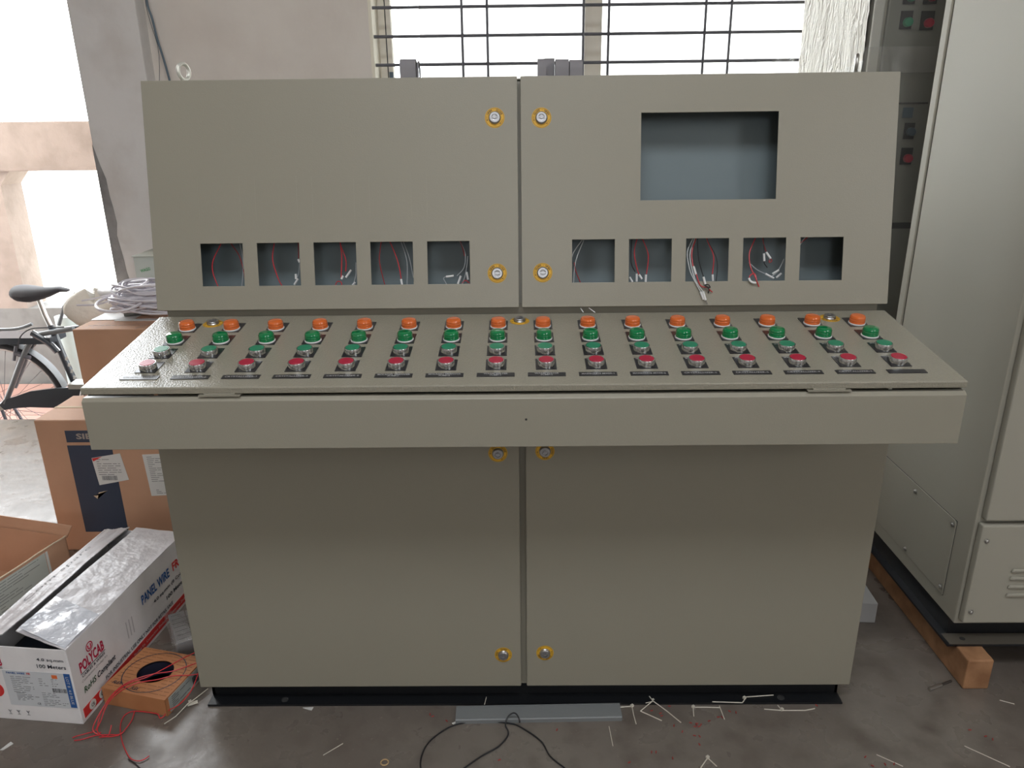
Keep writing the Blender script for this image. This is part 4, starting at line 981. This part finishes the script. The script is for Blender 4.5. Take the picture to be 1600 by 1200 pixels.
strip_((1562,1094), (1585,1100), 'tiny pale strip right of the timber beam end')
strip_((505,1180), (536,1161.6), 'white strip alone on the floor in front of the left door')
strip_((757,1101), (760,1089), 'short white strip standing against the plinth behind the grey trunking', .008, z2=.01)
strip_((1009,1098.5), (1019,1096), 'tiny pale shaving behind the peaked cable tie', .008)
def chip(pts, label):
    P = [fl(u, v, .001) for u, v in pts]; c0 = sum(P, Vector())/len(P)
    o = MB().prism([(p.x-c0.x, p.y-c0.y) for p in P], -.0006, .0008).build('paper_scrap', paper); o.location = c0; tag(o, label, 'paper scrap')
chip([(473,1106), (490,1105), (487,1110), (482,1109)], 'small white paper scrap before the left end of the plinth')
chip([(0,1172), (17,1159), (21,1162), (5,1172)], 'white paper strip at the bottom left corner')
chip([(706,1130), (716,1126), (716,1129), (708,1132)], 'white scrap at the left end of the grey trunking')
chip([(950,1124), (968,1122), (967,1125), (951,1126)], 'white sliver under the right end of the grey trunking')
# anchor bolt by the beam
an = thing('anchor_bolt', 'small dirty metal anchor bolt lying left of the timber beam end', 'bolt', fl(1452, 1077, .005))
d = fl(1486, 1064, .005)-fl(1452, 1077, .005)
MB().tube([(0, 0, 0), d*.55], .0042, 8).build('bolt_sleeve', steel, an, smooth=True); MB().tube([d*.5, d], .0032, 8).build('bolt_shank', mat('dark_steel', (.12, .11, .1), .5, .8), an, smooth=True)
# trunking cover
tr = thing('trunking_cover', 'grey plastic trunking strip lying on the floor before the plinth', 'trunking', (.036, -.033, 0), .02)
mb = MB().prism([(-.0245, 0), (-.0245, .010), (-.0225, .012), (.0225, .012), (.0245, .010), (.0245, 0), (.0225, 0), (.0225, .010), (-.0225, .010), (-.0225, 0)], -.2015, .2015, 'x'); mb.build('trunking_body', trunk_m, tr)
for y in (-.019, .0185): MB().box((-.2015, y-.0008, .0120), (.2015, y+.0008, .0128)).build('edge_rib', trunk_m, tr)
# black wire
pts = [(668,1230),(657,1198),(662,1172),(678,1152),(710,1133),(750,1127),(795,1130),(815,1137),(845,1158),(860,1182),(885,1203),(900,1225)]
o = MB().tube([fl(u, v, .0025) for u, v in pts], .0018, 8, smooth=5)
P2 = [fl(720,1204,.0025), fl(750,1183,.0025), fl(778,1167,.0025), fl(792,1152,.004), fl(794,1143,.008), fl(790,1134,.014), fl(792,1123,.022), fl(799,1115,.030), fl(806,1115,.032), fl(811,1123,.024), fl(812,1129,.015)]
o.tube(P2, .0018, 8, smooth=5); o = o.build('black_wire', black_w, smooth=True); tag(o, 'black wire looped on the floor in front of the grey trunking', 'wire')
o = MB().tube([fl(200,1186,.002), fl(212,1194,.002), fl(224,1205,.002)], .0012, 6, smooth=4).build('black_wire', black_w, smooth=True); tag(o, 'short dark wire end under the red loop at the bottom left', 'wire')
o = MB().tube([(.0085*math.cos(2*math.pi*k/24), .0085*math.sin(2*math.pi*k/24), .0016) for k in range(24)], .0016, 8, closed=True).build('rubber_ring', tan_m, smooth=True); o.location = fl(601, 1192); tag(o, 'small tan rubber ring on the bare floor at the bottom', 'ring')
# red ferrule sleeves
dots = [(1018,1111),(1032,1115),(1034,1119),(1053,1134),(1066,1144),(1079,1130),(1088,1133),(1092,1136),(1085,1150),(1093,1151),(1093,1164),(1018,1176),(1051,1185),(983,1192),(1122,1121),(1140,1112),(1150,1114),(1128,1121),(1046,1104),(1352,1183),(1363,1197),(1383,1195),(1397,1194),(1515,1141),(1540,1151),(1551,1156),(672,1117),(676,1120),(698,1127),(718,1127),(870,1141),(915,1125),(780,1188),(940,1122),(1276,1103),(1086,1136),(1089,1131),(1095,1133),(1108,1127),(1025,1176)]
dm = MB().tube([(-.0035, 0, .0014), (.0015, 0, .0014), (.0035, 0, .0014)], [.0014, .0014, .0008], 8).mesh('red_ferrule', mat('dull_red_plastic', (.30, .035, .03), .5), True)
for k, (u, v) in enumerate(dots):
    o = bpy.data.objects.new('red_ferrule', dm); COL.objects.link(o); p = fl(u, v); o.location = p; o.rotation_euler = (0, 0, random.uniform(0, 6.3))
    tag(o, 'tiny red ferrule sleeve scattered on the cement floor', 'ferrule', 'red ferrules scattered on the floor')
